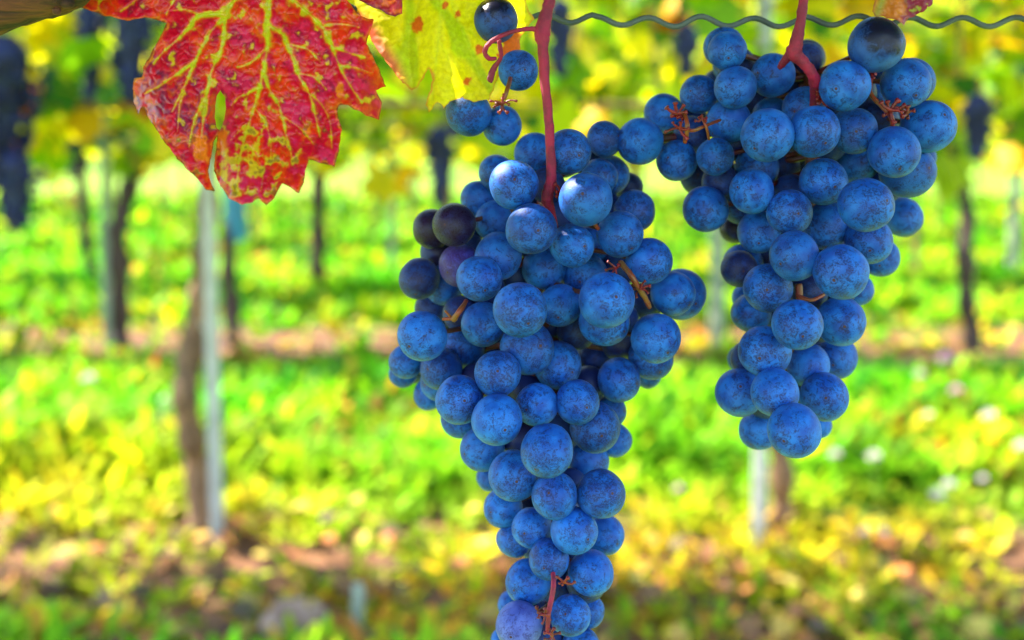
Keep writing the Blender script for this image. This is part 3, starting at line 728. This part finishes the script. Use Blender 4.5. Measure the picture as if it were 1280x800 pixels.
    for nm, mat, strokes in peds:
        for st, tube_d in strokes:
            pb = MB()
            cs = spline([P(x, y, dd) - root for x, y, _, dd in st], 6); rr = lerpl([w_ * .90 / F * dd for _, _, w_, dd in st], 6)
            rr = [q_ * (1 + .10 * noise.noise(Vector((i_ * .45, seed, 0)))) for i_, q_ in enumerate(rr)]; pb.tube(cs, rr, 14, .22, seed); pb.build(nm, mat, e)
    for nm, mat, strokes in twigs:                                # little stalks that show between the berries
        pb = MB(); last = None
        for (x0, y0, x1, y1, w_, dd) in strokes:
            if last and last != (x0, y0): pb.build(nm, mat, e); pb = MB()
            last = (x0, y0)
            a = P(x0, y0, dd) - root; b = P(x1, y1, dd - .001) - root
            cs = spline([a, (a + b) / 2 + Vector((r.uniform(-.0006, .0006), 0, r.uniform(-.0006, .0006))), b], 4)
            n_ = len(cs); pb.tube(cs, [w_ / F * dd * (1 - .25 * i / n_ + (.7 if i == n_ - 2 else 0) + (.5 if i == n_ - 1 else 0)) for i in range(n_)], 8, .35, r.random() * 9)
        pb.build(nm, mat, e)
    return e, sol
SR = random.Random(41)
def star(cx, cy, R, n, dd, w_=1.9, a0=0):
    """a whorl of short broken pedicels of unequal length"""
    out = []
    for k in range(n):
        a = a0 + 6.28 * k / n + SR.uniform(-.45, .45); q = R * SR.uniform(.35, 1.15)
        out.append((cx, cy, cx + cos(a) * q, cy + sin(a) * q * .85, w_ * SR.uniform(.55, .95), dd - SR.uniform(-.002, .004)))
    return out
ROOT_M = P(690, -60, .30)
DM = .291
mp = [('peduncle', M_PED, [([(694, -70, 8, .285), (688, -8, 8, .285), (684, 12, 8.2, .285), (678, 40, 11.5, .285), (679, 60, 8, .285), (681, 100, 6.8, .286), (686, 150, 6.5, .288), (688, 190, 6.2, .291), (689, 225, 7.5, .294), (684, 248, 9, .297), (690, 268, 5, .30), (697, 300, 4, .305)], 0),
       ([(676, 38, 5, .285), (662, 36, 3.2, .284), (643, 39, 3.0, .284), (624, 46, 3.3, .284), (611, 55, 3.6, .284), (606, 65, 3.4, .285), (611, 73, 3.1, .286), (620, 73, 2.6, .287)], 0),
       ([(624, 50, 3.0, .286), (625, 60, 3.4, .287), (626, 72, 2.6, .288), (618, 84, 4, .290), (613, 98, 5, .291), (616, 101, 3, .291)], 0)]),
      ('side_stalk', M_TWIGO, [([(638, 98, 3, .298), (634, 112, 3.2, .290), (630, 124, 2.6, .289)], 0), ([(583, 376, 3, .298), (575, 388, 3.8, .293), (566, 400, 4.5, .294)], 0),
       ([(776, 328, 4, .297), (788, 343, 4.2, .291), (796, 356, 4.0, .291), (806, 372, 4, .293), (812, 384, 3, .297)], 0), ([(566, 398, 3, .294), (553, 399, 2, .294)], 0), ([(563, 396, 2, .294), (556, 388, 1.6, .293)], 0),
       ([(740, 276, 3, .297), (748, 286, 3, .300)], 0)]),
      ('tail_stalk', M_PED, [([(690, 705, 3, .300), (692, 728, 3.6, .294), (690, 745, 3.6, .293), (686, 765, 3.4, .293), (684, 790, 3, .296)], 0)])]
mt = [('stalk_stub', M_TWIG, star(628, 130, 17, 9, .2855, 2.3, .3) + star(700, 238, 13, 6, .296, 2.6) + star(800, 362, 14, 7, .294, 2) + star(706, 728, 12, 6, .292, 1.8) +
      star(680, 768, 15, 8, .294, 2.0) + star(770, 335, 14, 6, .297, 2.2) + star(690, 795, 12, 7, .295, 2.0))]
mb_e, SOLM = bunch(MAINB, AX_M, HW_M, DM, ROOT_M, 'large blue grape bunch hanging down past the bottom of the picture', 3, mt, mp)
ROOT_R = P(1005, -60, .30)
rp = [('peduncle', M_PED, [([(1012, -70, 7, .285), (1005, -8, 6.5, .285), (1001, 25, 7, .285), (995, 55, 9.5, .286), (993, 66, 11, .287), (1004, 78, 8, .288), (1014, 90, 7.5, .289), (1019, 104, 8.5, .292), (1018, 120, 6, .298), (1012, 160, 4, .306)], 0),
       ([(992, 62, 8, .287), (984, 72, 6, .290), (975, 84, 4, .296)], 0)]),
      ('side_stalk', M_TWIGO, [([(848, 160, 3, .292), (866, 163, 2.6, .291), (880, 158, 2.3, .292), (900, 150, 2.0, .300)], 0), ([(855, 140, 2.4, .292), (859, 158, 3.6, .289), (856, 178, 3, .292)], 0), ([(877, 146, 2, .292), (883, 160, 2.1, .291), (886, 174, 1.8, .295)], 0),
       ([(1089, 96, 3, .298), (1088, 116, 3, .296), (1102, 133, 3.2, .293), (1114, 146, 3.4, .292), (1116, 160, 3, .295)], 0), ([(1000, 371, 3.0, .304), (1015, 375, 2.4, .301), (1030, 368, 2.2, .303)], 0), ([(998, 355, 5, .306), (1000, 385, 4.5, .306)], 0)])]
rt = [('stalk_stub', M_TWIG, star(848, 142, 16, 8, .291, 2.6, .2) + star(850, 160, 22, 5, .290, 2.2) + star(1114, 138, 18, 9, .292, 3.0) + star(1132, 143, 12, 5, .292, 2.6) + star(1026, 124, 14, 6, .293, 2.6) + star(1091, 92, 9, 6, .294, 2.6) + star(878, 148, 9, 5, .292, 1.8))]
rb_e, SOLR = bunch(RIGHTB, AX_R, HW_R, .291, ROOT_R, 'shorter blue grape bunch on the right, hanging clear of the ground cover', 5, rt, rp)
# ------------------------------------------------------------------ foreground trellis wire (crimped)
pts = []
for x in np.arange(560, 1700, 6):
    base_y = 21 + (x - 660) * .008 + (4.5 if 740 < x < 1000 else 2)
    pts.append(P(x, base_y + 1.2 * noise.noise(Vector((x / 50, 0, 3))) + (5.4 + 1.3 * noise.noise(Vector((x / 90, 5, 0)))) * cos((x - 778) / 65.5 * 2 * pi), .318) + Vector((0, .0006 * sin(x / 30), 0)))
left = [P(x, 22 - (560 - x) * .13 + 5.2 * cos((x - 778) / 65.5 * 2 * pi), .318) for x in np.arange(-420, 560, 6)]
mb = MB(); mb.tube(left + pts, 3.6 / F * .318, 10)
tag(mb.build('trellis_wire', M_WIRE), 'thick crimped grey wire crossing the top behind the crimson stalks', 'wire')
# ------------------------------------------------------------------ woody cane, top left
mb = MB(); cp = spline([P(-700, 190, .33), P(-420, 130, .315), P(-150, 60, .300), P(-60, 37, .298), (P(0, 10, .296)), P(60, -10, .294), P(100, -30, .292), P(170, -75, .29)], 8)
R0 = 30 / F * .295; mb.tube(cp, [R0 * (1 + .10 * exp(-((i - 42) / 2.5) ** 2)) for i in range(len(cp))], 26, .10, 2)
mb.ball(P(71, 14, .290), 5 / F * .29, 10, 1.2, 1, 1); mb.ball(P(84, 4, .290), 8 / F * .29, 10, 1.2, 1, .9)
o = mb.build('vine_cane', M_CANE); tag(o, 'thick brown woody cane crossing the top left corner', 'cane')
bend = Matrix.Rotation(0, 3, 'Z')

# ------------------------------------------------------------------ traced leaves with relief
def pip(poly, X, Yv):
    ins = np.zeros(len(X), bool); n = len(poly)
    for i in range(n):
        x0, y0 = poly[i]; x1, y1 = poly[(i + 1) % n]
        if y0 == y1: continue
        c = ((y0 > Yv) != (y1 > Yv)) & (X < (x1 - x0) * (Yv - y0) / (y1 - y0) + x0); ins ^= c
    return ins
def segdist(X, Yv, poly):
    """min distance to a polyline and parameter 0..1 along it"""
    best = np.full(len(X), 1e9); par = np.zeros(len(X)); L = [0]
    for a, b in zip(poly, poly[1:]): L.append(L[-1] + math.hypot(b[0] - a[0], b[1] - a[1]))
    for i, (a, b) in enumerate(zip(poly, poly[1:])):
        dx, dy = b[0] - a[0], b[1] - a[1]; q = dx * dx + dy * dy + 1e-9
        t = np.clip(((X - a[0]) * dx + (Yv - a[1]) * dy) / q, 0, 1); d = np.hypot(X - a[0] - t * dx, Yv - a[1] - t * dy)
        m = d < best; best = np.where(m, d, best); par = np.where(m, (L[i] + t * (L[i + 1] - L[i])) / L[-1], par)
    return best, par
def rough_outline(poly, step, amp, seed):
    out = []
    n = len(poly)
    for i in range(n):
        a, b = poly[i], poly[(i + 1) % n]; L = math.hypot(b[0] - a[0], b[1] - a[1]); k = max(1, int(L / step))
        nx_, ny_ = -(b[1] - a[1]) / (L + 1e-9), (b[0] - a[0]) / (L + 1e-9)
        for j in range(k):
            t = j / k; x = a[0] + (b[0] - a[0]) * t; y = a[1] + (b[1] - a[1]) * t
            q = amp * noise.noise(Vector((x * .11, y * .11, seed))) * 2 * min(1, j * 1.0) + amp * .5 * sin(pi * t) * min(L / 20, 1.5)
            out.append((x + nx_ * -q, y + ny_ * -q))
    return out
def traced_leaf(name, outline, holes, step, depth, colour, mat, parent, origin, seed=1, amp=.8):
    ol = rough_outline(outline, step * 1.2, amp, seed); hl = [rough_outline(h, step, .3, seed) for h in holes]
    oa = np.array(ol); x0, y0 = oa.min(0); x1, y1 = oa.max(0)
    gx, gy = np.meshgrid(np.arange(x0, x1, step), np.arange(y0, y1, step * .866)); gx = gx + (np.arange(gx.shape[0]) % 2)[:, None] * step / 2
    X, Yv = gx.ravel(), gy.ravel(); ins = pip(ol, X, Yv)
    for h in hl: ins &= ~pip(h, X, Yv)
    db, _ = segdist(X, Yv, ol + [ol[0]]); ins &= db > step * .6
    for h in hl:
        dh, _ = segdist(X, Yv, h + [h[0]]); ins &= dh > step * .6
    X, Yv = X[ins], Yv[ins]
    vs = [Vector(p) for p in ol]; ed = [(i, (i + 1) % len(ol)) for i in range(len(ol))]
    for h in hl:
        b = len(vs); vs += [Vector(p) for p in h]; ed += [(b + i, b + (i + 1) % len(h)) for i in range(len(h))]
    vs += [Vector((a, b)) for a, b in zip(X, Yv)]
    r = geometry.delaunay_2d_cdt(vs, ed, [], 0, 1e-5, False); v2, f2 = r[0], r[2]
    A = np.array([(v.x, v.y) for v in v2]); T = np.array([f for f in f2 if len(f) == 3]); cen = A[T].mean(1)
    k = pip(ol, cen[:, 0], cen[:, 1])
    for h in hl: k &= ~pip(h, cen[:, 0], cen[:, 1])
    T = T[k][:, ::-1]
    db, _ = segdist(A[:, 0], A[:, 1], ol + [ol[0]])
    D = depth(A[:, 0], A[:, 1], db); cols = colour(A[:, 0], A[:, 1], db)
    V = np.array([P(a, b, d) - origin for (a, b), d in zip(A, D)])
    me = np_mesh(name, V, T, cols); me.polygons.foreach_set('use_smooth', [True] * len(me.polygons)); me.materials.append(mat)
    o = bpy.data.objects.new(name, me); C.objects.link(o)
    if parent: o.parent = parent
    else: o.location = origin
    return o
def nz(X, Yv, s, seed, octv=3):
    out = np.zeros(len(X)); 
    for i in range(len(X)):
        out[i] = noise.fractal(Vector((X[i] * s, Yv[i] * s, seed)), 1.0, 2.0, octv)
    return out
def cells(X, Yv, s, seed):
    out = np.zeros(len(X))
    for i in range(len(X)):
        q = Vector((X[i] * s, Yv[i] * s, seed)); q += Vector((noise.noise(q * 1.5), noise.noise(q * 1.5 + Vector((9, 9, 9))), 0)) * .5
        d, _ = noise.voronoi(q); out[i] = d[1] - d[0]
    return np.clip(out, 0, .6) / .6
def mixc(a, b, t): t = np.clip(t, 0, 1)[:, None]; return a * (1 - t) + np.array(b) * t
def sst(x, a, b): t = np.clip((x - a) / (b - a), 0, 1); return t * t * (3 - 2 * t)

# --- the big red leaf
J = (332, -46)
RED_OUT = [(330, -40), (300, -75), (240, -92), (170, -80), (120, -70), (70, -40), (50, -22), (78, -8), (100, 9), (127, 19), (161, 26), (181, 22), (196, 25), (208, 29), (201, 44), (191, 61), (179, 84), (177, 96), (167.5, 98), (165.5, 111),
 (167, 128), (173, 143), (175.5, 135), (180, 134), (186, 148), (201, 172), (221, 199), (238, 216), (252, 230), (257, 237), (269, 239), (264, 229), (260.5, 214), (264.5, 194), (268, 176), (271.5, 170), (271, 178), (268.5, 196), (267, 214), (275.5, 233), (285.6, 248),
 (302, 256), (316, 253), (323, 248), (333, 257), (343, 248), (353, 229.5), (362, 234), (373.5, 242), (380, 228), (386, 199), (400, 204), (418, 209), (424, 189), (427.5, 162), (422, 140), (424, 132), (432, 131), (441, 136), (458, 145), (474, 150), (477.5, 128), (470, 113),
 (483, 108), (475, 88), (464, 66), (458, 55), (463, 40), (467, 24), (451, 20), (437, 4), (425, -14), (395, -30), (370, -34), (348, -50)]
HOLE = [(275.5, 113), (281, 122), (282.5, 136), (280, 150), (275, 163), (271, 160), (268.5, 148), (269, 132), (271.5, 119)]
VEINS = [([J, (336, 0), (334, 34), (333, 67), (323, 115), (309, 162), (299, 202), (296, 240)], 3.6), ([J, (350, -20), (370, 3), (400, 30), (413, 52), (421, 74), (432, 98), (452, 128)], 3.4),
 ([J, (310, -22), (294, 0), (282, 17), (279, 51), (269, 78), (262, 98), (254, 150), (250, 195)], 3.0), ([(282, 17), (264, 17), (248, 20), (238, 32), (228, 44), (205, 64), (192, 80)], 2.8),
 ([J, (270, -45), (200, -30), (130, -2), (85, -12)], 3.0), ([(282, 22), (265, 37), (255, 55), (245, 74), (235, 98), (215, 140)], 2.4), ([(335, 30), (346, 38), (356.5, 47), (365, 70), (373, 94), (387, 118), (400, 170)], 2.6),
 ([(330, 95), (340, 118), (350, 135), (358, 169), (366, 200)], 2.0), ([(372, 92), (392, 96), (408, 112)], 1.6), ([(334, 60), (318, 75), (306, 82), (296, 84)], 1.8), ([(325, 108), (308, 118), (298, 122), (290, 132)], 1.6), ([(318, 135), (330, 150), (338, 175), (338, 205)], 1.5),
 ([(312, 152), (298, 165), (286, 178)], 1.4), ([(305, 178), (320, 195), (328, 218), (326, 240)], 1.4), ([(402, 33), (425, 30), (448, 34)], 1.8), ([(415, 58), (436, 66), (455, 72)], 1.7), ([(424, 82), (445, 85), (465, 92)], 1.6), ([(360, 55), (385, 62), (400, 78)], 1.5), ([(262, 98), (275, 104)], 1.2),
 ([(243, 78), (222, 92), (198, 108), (180, 118)], 1.5), ([(236, 97), (225, 130), (222, 165)], 1.4), ([(258, 120), (243, 150), (236, 185)], 1.3), ([(190, -25), (170, 0), (150, 15)], 1.5), ([(240, -35), (222, -8), (208, 18)], 1.7), ([(380, 112), (398, 126), (412, 150), (415, 185)], 1.5), ([(250, 20), (232, 12), (214, 14)], 1.3),
 ([(296, 210), (284, 220), (280, 235)], 1.1), ([(352, 145), (375, 160), (392, 180)], 1.3), ([(345, -35), (300, 0)], .5)]
def vein_field(X, Yv, VE, wide=1.0):
    out = np.zeros(len(X)); core = np.zeros(len(X))
    for pl, w_ in VE:
        pl = [tuple(p) for p in [(v.x, v.y) for v in spline([Vector((a, b, 0)) for a, b in pl], 4)]]
        d, t = segdist(X, Yv, pl); ww = w_ * .80 * (1 - .72 * t)
        out = np.maximum(out, np.exp(-(d / (ww * 2.0 * wide + 1.0)) ** 2) * (1 - .25 * t) * min(1, .42 + w_ / 5.0)); core = np.maximum(core, np.exp(-(d / (ww * .45 + .2)) ** 2) * min(1, .25 + w_ / 3.6))
    return out, core
cache = {}
def red_fields(X, Yv):
    k = len(X)
    if k not in cache:
        vf, core = vein_field(X, Yv, VEINS); cache[k] = (vf, core, cells(X, Yv, 1 / 13, 2), nz(X, Yv, 1 / 30, 4, 3), nz(X, Yv, 1 / 13, 7, 3), nz(X, Yv, 1 / 60, 12, 2))
    return cache[k]
def red_depth(X, Yv, db):
    vf, core, ce, n1, n2, n3 = red_fields(X, Yv)
    d = .284 + .006 * ((X - 335) / 150) ** 2 - .000085 * (Yv - 60)
    d += .008 * sst(208 - X, 0, 60) * sst(Yv, 20, 60) + .010 * sst(X, 440, 490)            # edges roll back
    d += -.006 * sst(Yv, 150, 250) * sst(X, 262, 300)                                       # tip lobe comes forward
    d += .008 * np.exp(-((X - 273) / 10) ** 2) * sst(Yv, 90, 140)
    d += .0016 * n3 + .0009 * np.sin(X / 17 + Yv / 31)
    d += .00100 * vf - .00055 * core - .00085 * np.sqrt(ce) * (1 - vf * .7) + .0003 * n2
    d += .0007 * np.exp(-db / 3) * np.sin(X / 5 + Yv / 7)
    return d
def red_col(X, Yv, db):
    vf, core, ce, n1, n2, n3 = red_fields(X, Yv)
    c = np.tile(np.array([.58, .002, .026]), (len(X), 1))
    c = mixc(c, (.74, .026, .006), sst(n1 + n3 * .4, .05, .42))                            # orange red
    c = mixc(c, (.66, .020, .110), sst(-n1, .08, .38) * sst(X, 240, 300) * .8)             # magenta
    c = mixc(c, (.24, .003, .035), sst(n2 * .8 - .35 * n1, .14, .42) * .75)                # wine islands
    c = mixc(c, (.15, .012, .09), sst(262 - X, 0, 60) * sst(n2, -.3, .25) * sst(Yv, 40, 110) * .75)
    c = mixc(c, (.11, .012, .08), np.exp(-((X - 250) / 20) ** 2 - ((Yv - 150) / 34) ** 2) * sst(n2, -.4, .1))
    c = mixc(c, (.66, .10, .008), sst(.34 - ce, 0, .3) * sst(n1, -.25, .3) * .55)           # net veins
    up = sst(Yv, 230, 20)
    vq = vf * (.74 + .22 * up) + .62 * n2 + .26 * n1 - .12 * (ce - .5)
    c = mixc(c, (.78, .13, .010), sst(vq, .12, .60) * .80)
    c = mixc(c, (.52, .50, .012), sst(vq, .40, .88) * .90)
    c = mixc(c, (.58, .62, .020), core * .42)
    low = np.exp(-((X - 310) / 50) ** 2 - ((Yv - 200) / 50) ** 2)
    c = mixc(c, (.64, .42, .014), sst(low * .55 + n2 * .9 + .25 * (.5 - ce), .42, .70) * .85)
    org = np.exp(-((X - 250) / 12) ** 2 - ((Yv - 188) / 26) ** 2) + np.exp(-((X - 277) / 11) ** 2 - ((Yv - 176) / 17) ** 2) + np.exp(-((X - 425) / 7) ** 2 - ((Yv - 112) / 13) ** 2) + .8 * np.exp(-((X - 385) / 6) ** 2 - ((Yv - 162) / 10) ** 2) + np.exp(-((X - 465) / 9) ** 2 - ((Yv - 42) / 18) ** 2)
    c = mixc(c, (.80, .17, .012), sst(org + .35 * n2, .45, .75))
    c = mixc(c, (.72, .16, .015), sst(4.0 - db + 5 * n2, 0, 3) * .75)
    c = mixc(c, (.10, .015, .01), sst(1.0 - db + 3 * n2, 0, 1) * .75)
    c = mixc(c, (.10, .004, .03), sst(n2 + n1 * .3, .50, .62) * sst(Yv, 110, 180) * .55)
    return c
O = P(*J, .282)
e = empty('vine_leaf', O); tag(e, 'big red vine leaf with yellow green veins and a torn hole, top left', 'leaf')
traced_leaf('blade', RED_OUT, [HOLE], 1.5, red_depth, red_col, M_LEAFHERO, e, O, 1, .7)
mb = MB(); mb.tube(spline([P(*J, .2815) - O, P(345, -75, .287) - O, P(350, -110, .30) - O, P(330, -150, .315) - O], 6), .0014, 10); mb.build('petiole', M_PED, e)

# --- yellow leaf behind it
J2 = (556, -50)
YOUT = [(556, -44), (520, -80), (470, -70), (420, -40), (408, -5), (425, 8), (441, 12), (450, 30), (463, 47), (470, 60), (477, 70), (494, 92), (503, 104), (515, 113), (523, 108), (529, 99), (536, 86), (541, 100), (536, 116), (532, 131), (536, 141), (541, 135), (547, 128), (555, 136), (562, 127), (578, 122),
 (592, 128), (612, 124), (622, 100), (632, 78), (650, 62), (652, 44), (668, 24), (660, 10), (655, -5), (665, -40), (630, -75), (590, -80)]
YV = [([J2, (552, 0), (549, 40), (545, 80), (540, 125)], 2.4), ([J2, (565, 5), (582, 50), (604, 105)], 2.2), ([J2, (590, -10), (620, 20), (645, 40)], 2.0), ([J2, (525, 0), (512, 40), (512, 80), (516, 105)], 2.2), ([J2, (490, -20), (455, 8), (440, 5)], 2.0), ([(548, 50), (562, 75), (568, 110)], 1.3), ([(512, 40), (490, 60), (482, 70)], 1.3), ([(575, 30), (600, 50), (615, 75)], 1.3)]
def yel_fields(X, Yv):
    k = -len(X)
    if k not in cache:
        vf, core = vein_field(X, Yv, YV); cache[k] = (vf, core, cells(X, Yv, 1 / 11, 5), nz(X, Yv, 1 / 28, 14, 3), nz(X, Yv, 1 / 9, 17, 3))
    return cache[k]
def yel_depth(X, Yv, db):
    vf, core, ce, n1, n2 = yel_fields(X, Yv)
    return .306 + .004 * ((X - 550) / 90) ** 2 + .0014 * n1 + .0016 * np.sin(X / 13) + .0007 * vf - .0003 * core - .0003 * np.sqrt(ce) + .006 * sst(500 - X, 0, 60)
def yel_col(X, Yv, db):
    vf, core, ce, n1, n2 = yel_fields(X, Yv)
    c = np.tile(np.array([.90, .74, .004]), (len(X), 1))
    g = np.exp(-((X - (512 + Yv * .03)) / 10) ** 2) + np.exp(-(((X - 545) - Yv * .62) / 11) ** 2) + .9 * np.exp(-((X - 572) / 12) ** 2 - ((Yv - 55) / 26) ** 2) + sst(60 - Yv, 20, 60) * .7 * sst(X, 560, 620) + .8 * np.exp(-((X - 500) / 22) ** 2 - ((Yv - 75) / 26) ** 2)
    c = mixc(c, (.42, .54, .006), sst(g + .3 * n1, .35, 1.0) * .75)
    c = mixc(c, (.55, .60, .01), vf * .35)
    c = mixc(c, (.80, .74, .05), core * .5)
    pk = sst(30 - db, 8, 26) * sst(520 - X, 0, 30) * sst(Yv, 10, 30)
    c = mixc(c, (.80, .16, .10), pk * .95)
    c = mixc(c, (.78, .05, .02), sst(14 - db, 0, 12) * sst(505 - X, 0, 30) * sst(60 - Yv, 0, 30) * sst(Yv, 5, 20))
    for (cx, cy, r_) in ((522, 32, 9), (583, 101, 6), (641, 54, 15), (630, 65, 9), (556, 6, 4), (572, 16, 5), (600, 62, 6)):
        c = mixc(c, (.80, .14, .01), sst(np.hypot(X - cx, (Yv - cy) * .85) + 4 * n2, r_, r_ * .7))
    c = mixc(c, (.66, .14, .03), sst(3 - db + 3 * n1, 0, 3) * .75)
    return c
O2 = P(*J2, .306); e = empty('vine_leaf', O2); tag(e, 'bright yellow vine leaf with green veins behind the small side cluster', 'leaf')
traced_leaf('blade', YOUT, [], 1.9, yel_depth, yel_col, M_LEAFYEL, e, O2, 3, .9)
mb = MB(); mb.tube(spline([P(*J2, .306) - O2, P(560, -90, .31) - O2, P(590, -140, .325) - O2], 6), .0013, 8); mb.build('petiole', M_PED, e)

# --- red tip above the yellow leaf
TOUT = [(420, -60), (430, -25), (449, 1), (460, 7), (470, 11), (482, 17), (494, 21), (503, 17), (503, 4), (510, -30), (490, -70), (450, -80)]
def t_col(X, Yv, db):
    n2 = nz(X, Yv, 1 / 9, 27, 4); c = np.tile(np.array([.42, .010, .03]), (len(X), 1)); c = mixc(c, (.70, .12, .02), sst(n2, 0, .4)); return mixc(c, (.10, .01, .02), sst(4 - db, 0, 4) * .8)
def t_dep(X, Yv, db): return .286 + .003 * ((X - 465) / 30) ** 2 + .0006 * nz(X, Yv, 1 / 9, 27, 3) + .0012 * np.sin(X / 8)
O3 = P(465, -60, .286); o = traced_leaf('vine_leaf', TOUT, [], 1.6, t_dep, t_col, M_LEAFHERO, None, O3, 5); tag(o, 'dark red leaf tip poking down above the yellow leaf', 'leaf')
# --- dry orange leaf at top right
DOUT = [(1092, -30), (1094, -5), (1090, 14), (1096, 21), (1102, 20), (1108, 23), (1117, 24), (1123, 26), (1130, 32), (1134, 25), (1142, 21), (1148, 17), (1154, 15), (1159, 8), (1165, 6), (1168, -10), (1172, -40), (1140, -55), (1110, -50)]
def d_col(X, Yv, db):
    n2 = nz(X, Yv, 1 / 8, 37, 4); n1 = nz(X, Yv, 1 / 16, 31, 3); c = np.tile(np.array([.68, .19, .025]), (len(X), 1)); c = mixc(c, (.40, .42, .06), np.exp(-((X - 1103 + Yv * .4) / 6) ** 2) * .8)
    c = mixc(c, (.32, .03, .08), sst(X + 14 * n1, 1124, 1138)); c = mixc(c, (.42, .42, .05), sst(n2, .1, .35) * sst(X, 1128, 1140)); c = mixc(c, (.30, .03, .02), sst(3 - db + 2 * n1, 0, 3) * .8); return c
def d_dep(X, Yv, db): return .300 + .0012 * np.sin(X / 6) + .0006 * nz(X, Yv, 1 / 8, 37, 3)
O4 = P(1130, -50, .30); o = traced_leaf('vine_leaf', DOUT, [], 1.5, d_dep, d_col, M_LEAFHERO, None, O4, 9, 1.4); tag(o, 'withered orange and purple leaf hanging over the polished grape at top right', 'leaf')

# ------------------------------------------------------------------ the vine above the frame that shades the fruit
n = 3600
cz = CAMZ + .155 + rng.uniform(0, .62, n); cx = rng.uniform(-1.15, .55, n); cy = .30 + rng.normal(0, .16, n)
keep = (cy > -.05) & (cz > CAMZ + .10 + .16 * np.abs(cy))
A = np.stack([cx, cy, cz], 1)[keep]
sd_ = np.array(SUN_DIR)
B = []                                                              # extra leaves added to the canopy, up-sun, to keep sun off the fruit
for k in range(3000):
    p = np.array(P(rng.uniform(480, 1200), rng.uniform(40, 800), .30)) + sd_ * rng.uniform(.17, .75) + rng.normal(0, .03, 3)
    if p[2] - CAMZ > max(.15 * p[1], 0) + .085: B.append(p)
A = np.concatenate([A, np.array(B)])
def near_ray(A, p, rad):
    d = A - np.array(p); t = d @ sd_; q = d - t[:, None] * sd_; return (np.linalg.norm(q, axis=1) < rad) & (t > 0)
kill = np.zeros(len(A), bool)  # canopy leaves removed to let sun through to the yellow and red leaves
for px, py in ((500, 30), (545, 60), (600, 50), (640, 20)): kill |= near_ray(A, P(px, py, .306), .075)
for px in range(250, 450, 50):
    for py in (20, 90, 160): kill |= near_ray(A, P(px, py, .284), .030)
A = A[~kill]
V, Fc, cc = leaf_cloud(len(A), A, .085, palette(len(A), (4, 4, 2, 1, 1, 3, 2)), .4, rng, True)
me = np_mesh('vine_canopy', V, Fc, cc); me.materials.append(M_LEAFBG)
o = bpy.data.objects.new('vine_canopy', me); C.objects.link(o); tag(o, 'leafy canopy of the vine the grapes hang from, above the frame, thickened to shade them', 'foliage', kind='stuff')
